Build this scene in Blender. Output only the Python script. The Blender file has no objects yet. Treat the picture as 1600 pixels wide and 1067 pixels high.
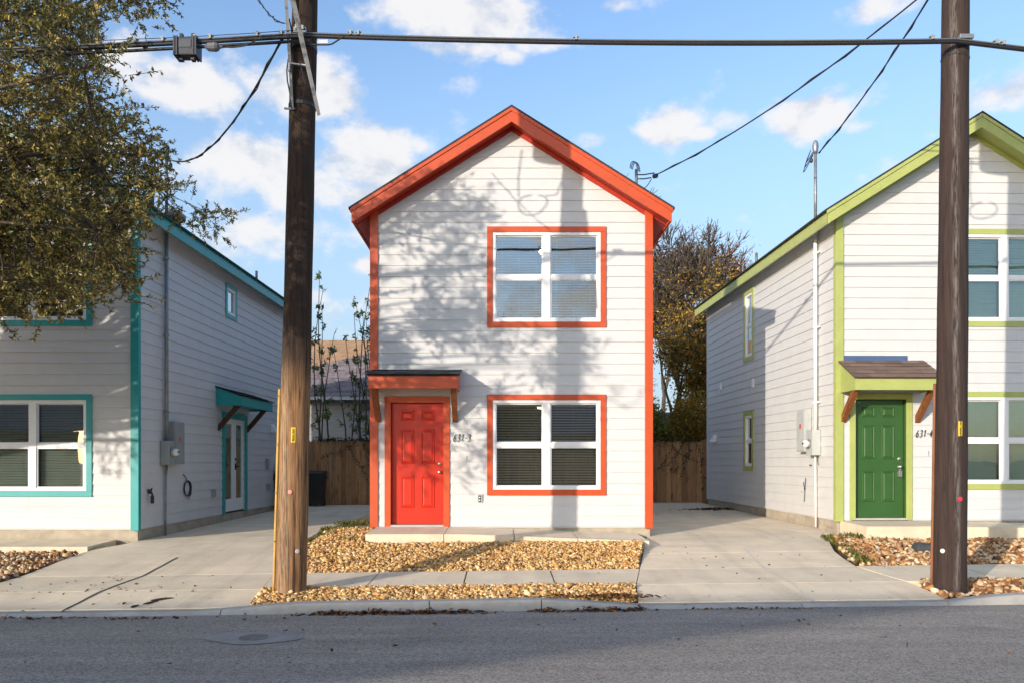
import bpy, math, random
import numpy as np
from mathutils import Vector, Matrix

R = math.radians
rng = np.random.default_rng(7)
random.seed(7)
scene = bpy.context.scene
COL = scene.collection

# ------------------------------------------------------------------ camera, sky, sun, exposure
F = 1209.0                       # focal length in photo pixels (1600 px wide)
PX0, PY0 = 785.0, 721.0          # principal point of the level camera
CAM = Vector((0.0, -13.0, 1.6))
cam_d = bpy.data.cameras.new('camera')
cam_d.sensor_width = 36.0
cam_d.lens = F / 1600 * 36
cam_d.shift_x = (800 - PX0) / 1600
cam_d.shift_y = (PY0 - 533.5) / 1600
cam_d.clip_start = 0.05
cam_d.clip_end = 3000
cam = bpy.data.objects.new('camera', cam_d)
cam.location = CAM
cam.rotation_euler = (R(90), 0, 0)
COL.objects.link(cam)
scene.camera = cam

SUN_EL = 12.7
SX, SY = -0.640, -0.768          # horizontal direction towards the sun
TANE = math.tan(R(SUN_EL))
SUN_AZ = math.degrees(math.atan2(SX, SY))     # clockwise from +Y

scene.view_settings.view_transform = 'Standard'
scene.view_settings.look = 'None'
scene.view_settings.exposure = 1.2
scene.view_settings.gamma = 1.0
scene.view_settings.use_curve_mapping = False

SKY_STRENGTH = 0.15
CLOUDS = [  # photo pixel, half width, half height, weight
    (300, 140, 125, 44, .92), (455, 138, 110, 44, .92), (525, 150, 55, 36, .85),
    (420, 262, 120, 46, .86), (575, 245, 120, 48, .95), (510, 305, 190, 40, .72), (380, 372, 200, 55, .70),
    (690, 25, 135, 45, 1.0), (770, 30, 60, 36, .9), (1042, 200, 52, 32, 1.05), (1095, 210, 30, 12, .8), (1140, 195, 34, 20, .55),
    (1255, 188, 62, 34, 1.0), (1330, 200, 30, 12, .5), (1370, 12, 90, 26, .9), (1560, 145, 120, 32, .9),
    (575, 415, 42, 18, .9), (800, 90, 26, 14, .7), (930, 220, 30, 12, .55), (180, 85, 75, 26, .8), (960, 8, 42, 12, .7),
    (720, 75, 160, 12, .6), (100, 250, 150, 60, .8), (540, 470, 150, 40, .5),
]


def build_world():
    w = bpy.data.worlds.new('World')
    scene.world = w
    w.use_nodes = True
    nt = w.node_tree
    N, L = nt.nodes, nt.links
    N.clear()
    out = N.new('ShaderNodeOutputWorld')
    bg = N.new('ShaderNodeBackground')
    bg.inputs['Strength'].default_value = SKY_STRENGTH
    L.new(bg.outputs[0], out.inputs['Surface'])
    sky = N.new('ShaderNodeTexSky')
    sky.sky_type = 'NISHITA'
    sky.sun_disc = False
    sky.sun_elevation = R(SUN_EL)
    sky.sun_rotation = R(SUN_AZ)
    sky.altitude = 200
    sky.air_density = 1.15
    sky.dust_density = 1.2
    sky.ozone_density = 2.0
    tc = N.new('ShaderNodeTexCoord')
    nrm = N.new('ShaderNodeVectorMath'); nrm.operation = 'NORMALIZE'
    L.new(tc.outputs['Generated'], nrm.inputs[0])

    def math_(op, a, b=None, clamp=False):
        n = N.new('ShaderNodeMath'); n.operation = op; n.use_clamp = clamp
        for i, v in enumerate((a, b)):
            if v is None: continue
            if isinstance(v, (int, float)): n.inputs[i].default_value = v
            else: L.new(v, n.inputs[i])
        return n.outputs[0]

    def smooth(v, lo, hi, a=0., b=1.):
        n = N.new('ShaderNodeMapRange'); n.interpolation_type = 'SMOOTHSTEP'
        n.inputs['From Min'].default_value = lo; n.inputs['From Max'].default_value = hi
        n.inputs['To Min'].default_value = a; n.inputs['To Max'].default_value = b
        L.new(v, n.inputs['Value'])
        return n.outputs[0]

    mask = None
    for (px, py, hw, hh, wt) in CLOUDS:
        d = Vector(((px - PX0) / F, 1, (PY0 - py) / F))
        k = d.length
        c = d / k
        sub = N.new('ShaderNodeVectorMath'); sub.operation = 'SUBTRACT'
        L.new(nrm.outputs[0], sub.inputs[0]); sub.inputs[1].default_value = c
        mul = N.new('ShaderNodeVectorMath'); mul.operation = 'MULTIPLY'
        sx = F * k / hw; sz = F * k / hh
        mul.inputs[1].default_value = (sx, sx, sz)
        L.new(sub.outputs[0], mul.inputs[0])
        ln = N.new('ShaderNodeVectorMath'); ln.operation = 'LENGTH'
        L.new(mul.outputs[0], ln.inputs[0])
        m = smooth(ln.outputs['Value'], 0.0, 1.7, wt, 0.0)
        mask = m if mask is None else math_('MAXIMUM', mask, m)
    # cloud layer seen in perspective: the direction projected on a high plane
    sep = N.new('ShaderNodeSeparateXYZ'); L.new(nrm.outputs[0], sep.inputs[0])
    st = N.new('ShaderNodeVectorMath'); st.operation = 'MULTIPLY'
    st.inputs[1].default_value = (1, 1, 1.5)
    L.new(nrm.outputs[0], st.inputs[0])

    def noise(scale, detail, rough, vec=None, off=0):
        n = N.new('ShaderNodeTexNoise'); n.noise_dimensions = '3D'
        n.inputs['Scale'].default_value = scale; n.inputs['Detail'].default_value = detail
        n.inputs['Roughness'].default_value = rough
        v = st.outputs[0]
        if off:
            a = N.new('ShaderNodeVectorMath'); a.operation = 'ADD'; a.inputs[1].default_value = off
            L.new(v, a.inputs[0]); v = a.outputs[0]
        L.new(v, n.inputs['Vector'])
        return n.outputs['Fac']
    n1 = noise(11, 8, .58)
    n2 = noise(11, 4, .55, off=(.006, 0, -.03))
    n3 = noise(2.6, 4, .55, off=(3.1, .7, .2))
    wide = smooth(n3, .46, .66, 0, .75)                       # the same broken cloud all round the sky
    front = smooth(sep.outputs['Y'], .35, .6, 1.0, 0.0)
    mask = math_('MAXIMUM', mask, math_('MULTIPLY', wide, front))
    dens = math_('ADD', mask, math_('MULTIPLY', math_('SUBTRACT', n1, .5), 2.5))
    dens = smooth(dens, .24, .80)
    haze = math_('MULTIPLY', smooth(sep.outputs['Z'], .0, .55, .92, .0), smooth(sep.outputs['Y'], -.3, .5))        # thin veil low in the sky
    dens = math_('MULTIPLY', dens, .97)
    lit = math_('SUBTRACT', n1, n2)
    lit = smooth(lit, -.16, .05)
    cc = N.new('ShaderNodeMix'); cc.data_type = 'RGBA'
    cc.inputs[6].default_value = (1.85, 2.02, 2.35, 1); cc.inputs[7].default_value = (2.72, 2.70, 2.74, 1)
    L.new(lit, cc.inputs[0])
    tint = N.new('ShaderNodeMix'); tint.data_type = 'RGBA'; tint.blend_type = 'MULTIPLY'
    tint.inputs[0].default_value = 1.0
    tint.inputs[7].default_value = (.83, .875, .98, 1)
    L.new(sky.outputs[0], tint.inputs[6])
    hz = N.new('ShaderNodeMix'); hz.data_type = 'RGBA'
    hz.inputs[7].default_value = (1.42, 1.86, 2.32, 1)
    L.new(haze, hz.inputs[0]); L.new(tint.outputs[2], hz.inputs[6])
    mx = N.new('ShaderNodeMix'); mx.data_type = 'RGBA'
    L.new(dens, mx.inputs[0]); L.new(hz.outputs[2], mx.inputs[6]); L.new(cc.outputs[2], mx.inputs[7])
    L.new(mx.outputs[2], bg.inputs['Color'])


build_world()
sun_d = bpy.data.lights.new('sun', 'SUN')
sun_d.energy = 2.2
sun_d.angle = R(0.53)
sun_d.color = (1.0, 0.89, 0.75)
sun = bpy.data.objects.new('sun', sun_d)
sv = Vector((SX, SY, TANE)).normalized()
sun.rotation_euler = sv.to_track_quat('Z', 'Y').to_euler()
sun.location = (-20, -24, 8)
COL.objects.link(sun)

# ------------------------------------------------------------------ helpers
def link(o, parent=None):
    COL.objects.link(o)
    if parent is not None: o.parent = parent
    return o


def tag(o, label=None, cat=None, group=None, kind=None):
    if label: o['label'] = label
    if cat: o['category'] = cat
    if group: o['group'] = group
    if kind: o['kind'] = kind
    return o


def empty(name, loc, rz=0.0):
    o = bpy.data.objects.new(name, None)
    o.empty_display_size = .2
    o.location = loc
    o.rotation_euler = (0, 0, rz)
    COL.objects.link(o)
    return o


class MB:
    def __init__(s):
        s.v, s.f, s.m = [], [], []
        s.mi = 0

    def add(s, vs, fs):
        b = len(s.v)
        s.v += [tuple(v) for v in vs]
        s.f += [tuple(b + i for i in f) for f in fs]
        s.m += [s.mi] * len(fs)
        return s

    def hexa(s, p):            # 8 points: bottom ring then top ring
        return s.add(p, [(3, 2, 1, 0), (4, 5, 6, 7), (0, 1, 5, 4), (1, 2, 6, 5), (2, 3, 7, 6), (3, 0, 4, 7)])

    def box(s, a, b):
        x0, y0, z0 = a; x1, y1, z1 = b
        return s.hexa([(x0, y0, z0), (x1, y0, z0), (x1, y1, z0), (x0, y1, z0), (x0, y0, z1), (x1, y0, z1), (x1, y1, z1), (x0, y1, z1)])

    def prism(s, poly, ext):   # polygon of points extruded by a vector
        n = len(poly); e = Vector(ext)
        vs = [Vector(p) for p in poly] + [Vector(p) + e for p in poly]
        fs = [tuple(range(n - 1, -1, -1)), tuple(range(n, 2 * n))] + [(i, (i + 1) % n, n + (i + 1) % n, n + i) for i in range(n)]
        return s.add(vs, fs)

    def tube(s, pts, r, n=8, caps=True):
        pts = [Vector(p) for p in pts]
        if not hasattr(r, '__len__'): r = [r] * len(pts)
        rings = []
        up = Vector((0.13, 0.31, 0.94)).normalized()
        prev = None
        for i, p in enumerate(pts):
            d = (pts[min(i + 1, len(pts) - 1)] - pts[max(i - 1, 0)])
            if d.length < 1e-9: d = Vector((0, 0, 1))
            d.normalize()
            a = d.cross(up if prev is None else prev)
            if prev is None:
                if a.length < .1: a = d.cross(Vector((1, 0, 0)))
                a.normalize(); b = a.cross(d)
            else:
                b = prev - d * prev.dot(d)
                if b.length < 1e-6: b = d.orthogonal()
                b.normalize(); a = d.cross(b)
            prev = b
            rings.append([p + (a * math.cos(2 * math.pi * k / n) + b * math.sin(2 * math.pi * k / n)) * r[i] for k in range(n)])
        vs = [v for ring in rings for v in ring]
        fs = []
        for i in range(len(pts) - 1):
            for k in range(n):
                fs.append((i * n + k, i * n + (k + 1) % n, (i + 1) * n + (k + 1) % n, (i + 1) * n + k))
        if caps:
            fs.append(tuple(range(n - 1, -1, -1)))
            fs.append(tuple((len(pts) - 1) * n + k for k in range(n)))
        return s.add(vs, fs)

    def lathe(s, origin, axis, prof, n=16):     # prof: (distance along axis, radius)
        o = Vector(origin); ax = Vector(axis).normalized()
        a = ax.orthogonal().normalized(); b = ax.cross(a)
        vs = [o + ax * d + (a * math.cos(2 * math.pi * k / n) + b * math.sin(2 * math.pi * k / n)) * max(q, 1e-4) for d, q in prof for k in range(n)]
        fs = [(i * n + k, i * n + (k + 1) % n, (i + 1) * n + (k + 1) % n, (i + 1) * n + k) for i in range(len(prof) - 1) for k in range(n)]
        fs.append(tuple(range(n - 1, -1, -1))); fs.append(tuple((len(prof) - 1) * n + k for k in range(n)))
        return s.add(vs, fs)

    def grid(s, rows):                          # rows of points -> sheet
        n = len(rows[0])
        vs = [p for r in rows for p in r]
        fs = [(i * n + j, i * n + j + 1, (i + 1) * n + j + 1, (i + 1) * n + j) for i in range(len(rows) - 1) for j in range(n - 1)]
        return s.add(vs, fs)

    def slab(s, rows, th):                      # sheet with thickness (skirts down)
        n = len(rows[0]); m = len(rows)
        s.grid(rows)
        rim = [rows[0][j] for j in range(n)] + [rows[i][-1] for i in range(1, m)] + [rows[-1][j] for j in range(n - 2, -1, -1)] + [rows[i][0] for i in range(m - 2, 0, -1)]
        low = [(p[0], p[1], p[2] - th) for p in rim]
        k = len(rim)
        s.add(rim + low, [(i, k + i, k + (i + 1) % k, (i + 1) % k) for i in range(k)])
        return s

    def mesh(s, name, mats, smooth=False, bevel=0):
        me = bpy.data.meshes.new(name)
        me.from_pydata(s.v, [], s.f)
        if not isinstance(mats, (list, tuple)): mats = [mats]
        for m in mats: me.materials.append(m)
        me.polygons.foreach_set('material_index', s.m)
        if smooth: me.polygons.foreach_set('use_smooth', [True] * len(s.f))
        me.update()
        return me

    def build(s, name, mats, parent=None, smooth=False, bevel=0):
        o = bpy.data.objects.new(name, s.mesh(name, mats, smooth))
        link(o, parent)
        if bevel:
            b = o.modifiers.new('bevel', 'BEVEL'); b.width = bevel; b.segments = 2; b.limit_method = 'ANGLE'
        return o


def np_mesh(name, verts, faces, mat, smooth=False):
    """verts (N,3), faces (M,k) arrays -> mesh"""
    me = bpy.data.meshes.new(name)
    verts = np.asarray(verts, np.float32); faces = np.asarray(faces, np.int32)
    k = faces.shape[1]
    me.vertices.add(len(verts)); me.vertices.foreach_set('co', verts.ravel())
    me.loops.add(faces.size); me.loops.foreach_set('vertex_index', faces.ravel())
    me.polygons.add(len(faces))
    me.polygons.foreach_set('loop_start', np.arange(0, faces.size, k, dtype=np.int32))
    me.polygons.foreach_set('loop_total', np.full(len(faces), k, np.int32))
    if smooth: me.polygons.foreach_set('use_smooth', np.ones(len(faces), bool))
    me.materials.append(mat)
    me.update(calc_edges=True)
    me.validate()
    return me


# ------------------------------------------------------------------ materials
def lin(r, g, b):
    f = lambda c: (c / 255 / 12.92) if c / 255 <= .04045 else ((c / 255 + .055) / 1.055) ** 2.4
    return (f(r), f(g), f(b))


MATS = {}


def mat(name, col, rough=.6, var=.12, scale=6., stretch=(1, 1, 1), bump=.0, bscale=60., bstretch=None, dark=None, dark_lo=.5, dark_hi=.75,
        dscale=2., dstretch=(1, 1, 1), metal=0., island=0., spec=.5, dark_amt=1.0, coord='Object'):
    if name in MATS: return MATS[name]
    m = bpy.data.materials.new(name); m.use_nodes = True
    nt = m.node_tree; N, L = nt.nodes, nt.links
    bs = N['Principled BSDF']
    bs.inputs['Roughness'].default_value = rough
    bs.inputs['Metallic'].default_value = metal
    bs.inputs['Specular IOR Level'].default_value = spec
    tc = N.new('ShaderNodeTexCoord')

    def mapped(st):
        mp = N.new('ShaderNodeMapping'); mp.inputs['Scale'].default_value = st
        L.new(tc.outputs[coord], mp.inputs['Vector'])
        return mp.outputs[0]

    def noise(sc, st, det=5, ro=.6):
        n = N.new('ShaderNodeTexNoise'); n.inputs['Scale'].default_value = sc
        n.inputs['Detail'].default_value = det; n.inputs['Roughness'].default_value = ro
        L.new(mapped(st), n.inputs['Vector'])
        return n.outputs['Fac']
    nf = noise(scale, stretch)
    mr = N.new('ShaderNodeMapRange'); mr.inputs['From Min'].default_value = .3; mr.inputs['From Max'].default_value = .7
    mr.inputs['To Min'].default_value = 1 - var; mr.inputs['To Max'].default_value = 1 + var
    L.new(nf, mr.inputs['Value'])
    val = mr.outputs[0]
    if island:
        g = N.new('ShaderNodeNewGeometry')
        oi = N.new('ShaderNodeObjectInfo')
        ad = N.new('ShaderNodeMath'); ad.operation = 'ADD'
        L.new(g.outputs['Random Per Island'], ad.inputs[0]); L.new(oi.outputs['Random'], ad.inputs[1])
        fr = N.new('ShaderNodeMath'); fr.operation = 'FRACT'; L.new(ad.outputs[0], fr.inputs[0])
        m2 = N.new('ShaderNodeMapRange'); m2.inputs['To Min'].default_value = 1 - island; m2.inputs['To Max'].default_value = 1 + island
        L.new(fr.outputs[0], m2.inputs['Value'])
        mm = N.new('ShaderNodeMath'); mm.operation = 'MULTIPLY'; L.new(val, mm.inputs[0]); L.new(m2.outputs[0], mm.inputs[1])
        val = mm.outputs[0]
    sc = N.new('ShaderNodeVectorMath'); sc.operation = 'SCALE'
    sc.inputs[0].default_value = col
    L.new(val, sc.inputs['Scale'])
    color = sc.outputs[0]
    if dark is not None:
        d = noise(dscale, dstretch, 6, .65)
        r = N.new('ShaderNodeMapRange'); r.interpolation_type = 'SMOOTHSTEP'
        r.inputs['From Min'].default_value = dark_lo; r.inputs['From Max'].default_value = dark_hi
        r.inputs['To Max'].default_value = dark_amt
        L.new(d, r.inputs['Value'])
        mx = N.new('ShaderNodeMix'); mx.data_type = 'RGBA'
        mx.inputs[7].default_value = (*dark, 1)
        L.new(r.outputs[0], mx.inputs[0]); L.new(color, mx.inputs[6])
        color = mx.outputs[2]
    L.new(color, bs.inputs['Base Color'])
    if bump:
        b = N.new('ShaderNodeBump'); b.inputs['Strength'].default_value = 1.0; b.inputs['Distance'].default_value = bump
        L.new(noise(bscale, bstretch or stretch, 4, .6), b.inputs['Height'])
        L.new(b.outputs[0], bs.inputs['Normal'])
    MATS[name] = m
    return m


def palette_mat(name, cols, rough=.7, var=.15, bump=0., bscale=80., trans=0., spec=.3):
    """one of several colours for each loose piece (stones, leaves)"""
    m = bpy.data.materials.new(name); m.use_nodes = True
    nt = m.node_tree; N, L = nt.nodes, nt.links
    bs = N['Principled BSDF']; bs.inputs['Roughness'].default_value = rough; bs.inputs['Specular IOR Level'].default_value = spec
    g = N.new('ShaderNodeNewGeometry')
    cr = N.new('ShaderNodeValToRGB'); cr.color_ramp.interpolation = 'CONSTANT' if len(cols) > 3 else 'LINEAR'
    while len(cr.color_ramp.elements) < len(cols): cr.color_ramp.elements.new(.5)
    for i, c in enumerate(cols):
        cr.color_ramp.elements[i].position = i / len(cols); cr.color_ramp.elements[i].color = (*c, 1)
    L.new(g.outputs['Random Per Island'], cr.inputs[0])
    tc = N.new('ShaderNodeTexCoord')
    n = N.new('ShaderNodeTexNoise'); n.inputs['Scale'].default_value = 22; n.inputs['Detail'].default_value = 4
    L.new(tc.outputs['Object'], n.inputs['Vector'])
    mr = N.new('ShaderNodeMapRange'); mr.inputs['From Min'].default_value = .3; mr.inputs['From Max'].default_value = .7
    mr.inputs['To Min'].default_value = 1 - var; mr.inputs['To Max'].default_value = 1 + var
    L.new(n.outputs['Fac'], mr.inputs['Value'])
    sc = N.new('ShaderNodeVectorMath'); sc.operation = 'SCALE'
    L.new(cr.outputs[0], sc.inputs[0]); L.new(mr.outputs[0], sc.inputs['Scale'])
    L.new(sc.outputs[0], bs.inputs['Base Color'])
    if bump:
        n2 = N.new('ShaderNodeTexNoise'); n2.inputs['Scale'].default_value = bscale
        L.new(tc.outputs['Object'], n2.inputs['Vector'])
        b = N.new('ShaderNodeBump'); b.inputs['Distance'].default_value = bump
        L.new(n2.outputs['Fac'], b.inputs['Height']); L.new(b.outputs[0], bs.inputs['Normal'])
    if trans:
        t = N.new('ShaderNodeBsdfTranslucent'); L.new(sc.outputs[0], t.inputs['Color'])
        ms = N.new('ShaderNodeMixShader'); ms.inputs[0].default_value = trans
        L.new(bs.outputs[0], ms.inputs[1]); L.new(t.outputs[0], ms.inputs[2])
        L.new(ms.outputs[0], N['Material Output'].inputs['Surface'])
    return m


def siding_mat(name, col):
    return mat(name, col, .55, .035, 3., (1, 1, 1), .0016, 30., (1.2, 1.2, 16.), dark=tuple(c * .82 for c in col), dark_lo=.55, dark_hi=.9, dscale=.9, dstretch=(1, 1, 2.2), dark_amt=.6)


def paint(name, col, rough=.42):
    return mat(name, col, rough, .07, 5., (1, 1, 1), .0008, 40., (3, 3, 3), dark=tuple(c * .75 for c in col), dark_lo=.55, dark_hi=.85, dscale=4., dark_amt=.5)


def glass_mat(name, tint, refl):
    m = bpy.data.materials.new(name); m.use_nodes = True
    nt = m.node_tree; N, L = nt.nodes, nt.links
    N.remove(N['Principled BSDF'])
    tr = N.new('ShaderNodeBsdfTransparent'); tr.inputs[0].default_value = (*tint, 1)
    gl = N.new('ShaderNodeBsdfGlossy'); gl.inputs['Roughness'].default_value = 0.012; gl.inputs['Color'].default_value = (.94, .98, 1, 1)
    tc = N.new('ShaderNodeTexCoord')
    n = N.new('ShaderNodeTexNoise'); n.inputs['Scale'].default_value = 1.7; n.inputs['Detail'].default_value = 1
    L.new(tc.outputs['Object'], n.inputs['Vector'])
    b = N.new('ShaderNodeBump'); b.inputs['Distance'].default_value = .004; b.inputs['Strength'].default_value = .5
    L.new(n.outputs['Fac'], b.inputs['Height']); L.new(b.outputs[0], gl.inputs['Normal'])
    fr = N.new('ShaderNodeFresnel'); fr.inputs['IOR'].default_value = 1.5
    mu = N.new('ShaderNodeMath'); mu.operation = 'MULTIPLY_ADD'; mu.use_clamp = True
    L.new(fr.outputs[0], mu.inputs[0]); mu.inputs[1].default_value = 2.0; mu.inputs[2].default_value = refl
    ms = N.new('ShaderNodeMixShader')
    L.new(mu.outputs[0], ms.inputs[0]); L.new(tr.outputs[0], ms.inputs[1]); L.new(gl.outputs[0], ms.inputs[2])
    L.new(ms.outputs[0], N['Material Output'].inputs['Surface'])
    return m


WHITE = siding_mat('white_siding_paint', (.575, .572, .57))
ORANGE = paint('orange_red_trim_paint', lin(190, 76, 34))
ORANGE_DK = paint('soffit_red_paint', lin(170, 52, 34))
REDDOOR = paint('red_door_paint', lin(194, 40, 16), .35)
TEAL = paint('teal_trim_paint', lin(30, 150, 150))
LIME = paint('lime_trim_paint', lin(162, 170, 98))
GREENDOOR = paint('green_door_paint', lin(48, 86, 38), .38)
VINYL = mat('white_vinyl', (.78, .78, .78), .4, .03)
GLASS = glass_mat('clear_window_glass', (.72, .76, .74), .20)
GLASS_GREEN = glass_mat('greenish_window_glass', (.62, .78, .70), .10)
GLASS_DARK = glass_mat('dim_grey_window_glass', (.56, .64, .60), .09)
BLIND = mat('white_blind_slats', (.80, .78, .74), .55, .05)
ROOM = mat('room_paint', (.30, .27, .23), .9, .05)
SHINGLE_DK = mat('charcoal_shingles', (.035, .036, .042), .9, .35, 40., island=.35, bump=.003, bscale=120.)
SHINGLE_BR = mat('brown_shingles', lin(112, 92, 82), .9, .28, 45., island=.3, bump=.003, bscale=140.)
CEDAR = mat('stained_cedar', lin(128, 74, 34), .6, .3, 8., (5, 5, .8), .002, 40., dark=lin(70, 38, 18), dscale=5., dstretch=(4, 4, .6))
CEDAR_DK = mat('dark_stained_cedar', lin(74, 42, 28), .6, .3, 8., (5, 5, .8), .002, 40.)
CONCRETE = mat('pale_concrete', (.76, .635, .465), .85, .09, 2.2, bump=.0015, bscale=90., dark=(.50, .42, .31), dark_lo=.52, dark_hi=.8, dscale=.8, dstretch=(.5, 1.6, 1), dark_amt=.55)


def wear(m, items):
    """multiply stains of their own shape over a material: (scale, stretch, lo, hi, darkest)"""
    nt = m.node_tree; N, L = nt.nodes, nt.links
    bs = N['Principled BSDF']; src = bs.inputs['Base Color'].links[0].from_socket
    tc = N.new('ShaderNodeTexCoord')
    for (sc, st, lo, hi, dk) in items:
        mp = N.new('ShaderNodeMapping'); mp.inputs['Scale'].default_value = st; L.new(tc.outputs['Object'], mp.inputs[0])
        n = N.new('ShaderNodeTexNoise'); n.inputs['Scale'].default_value = sc; n.inputs['Detail'].default_value = 7; n.inputs['Roughness'].default_value = .62
        L.new(mp.outputs[0], n.inputs['Vector'])
        r = N.new('ShaderNodeMapRange'); r.inputs['From Min'].default_value = lo; r.inputs['From Max'].default_value = hi
        r.inputs['To Min'].default_value = 1.0; r.inputs['To Max'].default_value = dk
        L.new(n.outputs['Fac'], r.inputs['Value'])
        s_ = N.new('ShaderNodeVectorMath'); s_.operation = 'SCALE'; L.new(src, s_.inputs[0]); L.new(r.outputs[0], s_.inputs['Scale'])
        src = s_.outputs[0]
    L.new(src, bs.inputs['Base Color'])


wear(CONCRETE, [(1.0, (2.6, .30, 1), .50, .72, .80), (7., (1, 1, 1), .62, .72, .72), (45., (1, 1, 1), .45, .7, .90), (.9, (.5, 3.0, 1), .55, .75, .86)])
CURBM = mat('grey_kerb_concrete', (.36, .35, .33), .9, .15, 5., bump=.004, bscale=60., dark=(.17, .155, .14), dark_lo=.5, dark_hi=.8, dscale=2.5, dark_amt=.7)
FOUND = mat('foundation_concrete', (.40, .345, .27), .92, .18, 5., bump=.006, bscale=35., dark=(.2, .16, .115), dark_lo=.5, dark_hi=.78, dscale=2., dstretch=(.6, .6, 3), dark_amt=.8)
SOIL = mat('bare_soil', (.16, .115, .07), .95, .35, 5., bump=.02, bscale=25., dark=(.07, .05, .03))
BLACKMETAL = mat('black_cable', (.018, .018, .02), .5, .1)
GALV = mat('galvanised_steel', (.26, .275, .29), .5, .2, 9., metal=.55)
GREYBOX = mat('grey_meter_box', (.27, .29, .29), .5, .08)
WHITEPLASTIC = mat('white_plastic', (.75, .75, .74), .4, .03)
BLACKPLASTIC = mat('black_bin_plastic', (.014, .015, .017), .45, .2, bump=.001)
BRASS = mat('satin_nickel', (.62, .56, .48), .28, .05, metal=.9)
FENCEWOOD = mat('cedar_fence_wood', lin(178, 132, 88), .85, .22, 5., (9, 9, .8), .004, 25., (9, 9, .8), dark=lin(112, 76, 46), dark_lo=.5, dark_hi=.72, dscale=3., dstretch=(3, 3, .5), island=.32)
INK = mat('black_numerals', (.008, .008, .008), .4, .0)
YELLOW = mat('yellow_tag', (.75, .52, .02), .45, .05)

# ------------------------------------------------------------------ ground heights
def kerb_y(x): return -4.72 + .068 * x


TZ = np.array([[-50, 0], [-.001, 0], [0.0, .025], [.9, .105], [2.05, .135], [3.2, .235], [4.7, .325], [13.5, .40], [40, .5], [400, 2]])


def gz(x, y):
    t = y - kerb_y(x)
    z = float(np.interp(t, TZ[:, 0], TZ[:, 1]))
    return z + .007 * min(max(x, -12), 12) * min(max((t - .2) / 4, 0), 1)


def sheet_rows(ts, xl, xr, n, dz=0.0, z=None):
    rows = []
    for t in ts:
        a = xl(t) if callable(xl) else xl
        b = xr(t) if callable(xr) else xr
        row = []
        for i in range(n + 1):
            x = a + (b - a) * i / n
            y = kerb_y(x) + t
            row.append((x, y, (gz(x, y) if z is None else z) + dz))
        rows.append(row)
    return rows


def table(pts):
    a = np.array(pts)
    return lambda t: float(np.interp(t, a[:, 0], a[:, 1]))


# base terrain
g = MB()
xs = [-600, -250, -100, -50, -30] + list(np.arange(-20, 20.1, 1.0)) + [30, 50, 100, 250, 600]
ts = [-600, -250, -100, -50, -30, -20, -14, -10, -8.6, -8.4, -.02, .05, .5, .9, 1.5, 2.05, 2.6, 3.2, 4, 4.7, 6, 8, 10, 13.5, 18, 25, 40, 80, 200, 600]
rows = []
for t in ts:
    row = []
    for x in xs:
        y = kerb_y(max(min(x, 60), -60)) + t
        z = gz(x, y) - .06
        if -8.5 < t < 0: z = -.12
        if t <= -8.5: z = .06
        row.append((x, y, z))
    rows.append(row)
g.grid(rows)
tag(g.build('ground', SOIL, smooth=False), 'bare brown soil under the front yards', kind='structure')

# road
ASPHALT = mat('worn_asphalt', (.285, .25, .218), .92, .14, 1.1, (.5, 2.2, 1), .004, 120., (1, 1, 1), dark=(.15, .134, .12), dark_lo=.5, dark_hi=.85, dscale=.7, dstretch=(.4, 2.4, 1), dark_amt=.55)


def asphalt_speckle():
    nt = ASPHALT.node_tree; N, L = nt.nodes, nt.links
    bs = N['Principled BSDF']
    src = bs.inputs['Base Color'].links[0].from_socket
    tc = N.new('ShaderNodeTexCoord')
    vo = N.new('ShaderNodeTexVoronoi'); vo.inputs['Scale'].default_value = 75
    L.new(tc.outputs['Object'], vo.inputs['Vector'])
    mr = N.new('ShaderNodeMapRange'); mr.inputs['To Min'].default_value = .62; mr.inputs['To Max'].default_value = 1.5
    sp = N.new('ShaderNodeSeparateColor'); L.new(vo.outputs['Color'], sp.inputs[0]); L.new(sp.outputs[0], mr.inputs['Value'])
    sc = N.new('ShaderNodeVectorMath'); sc.operation = 'SCALE'
    L.new(src, sc.inputs[0]); L.new(mr.outputs[0], sc.inputs['Scale'])
    L.new(sc.outputs[0], bs.inputs['Base Color'])


asphalt_speckle()
wear(ASPHALT, [(1.0, (.05, 1.5, 1), .35, .65, .74), (.8, (.6, 1.2, 1), .56, .70, .82), (5., (1, 1, 1), .66, .74, .7)])
r = MB()
rows = []
for t in [-8.4, -7.5, -6, -4.2, -3, -2, -1, -.4, .002]:
    rows.append([(x, kerb_y(x) + t, .012 * max(0, 1 - abs(t + 4.2) / 4.2)) for x in list(np.arange(-60, 60.1, 2.0))])
r.grid(rows)
tag(r.build('road', ASPHALT), 'grey worn asphalt street', kind='structure')

# kerbs: one root, pieces cut at joints
kerb = empty('kerb', (0, 0, 0)); tag(kerb, 'pale concrete kerb along the street', kind='structure')


def kerb_h(x):
    pts = [(-60, .11), (-7.6, .11), (-6.9, .035), (-3.1, .035), (-2.2, .105), (.45, .115), (1.55, .035), (4.95, .035), (5.7, .105), (60, .105)]
    a = np.array(pts)
    return float(np.interp(x, a[:, 0], a[:, 1]))


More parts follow.
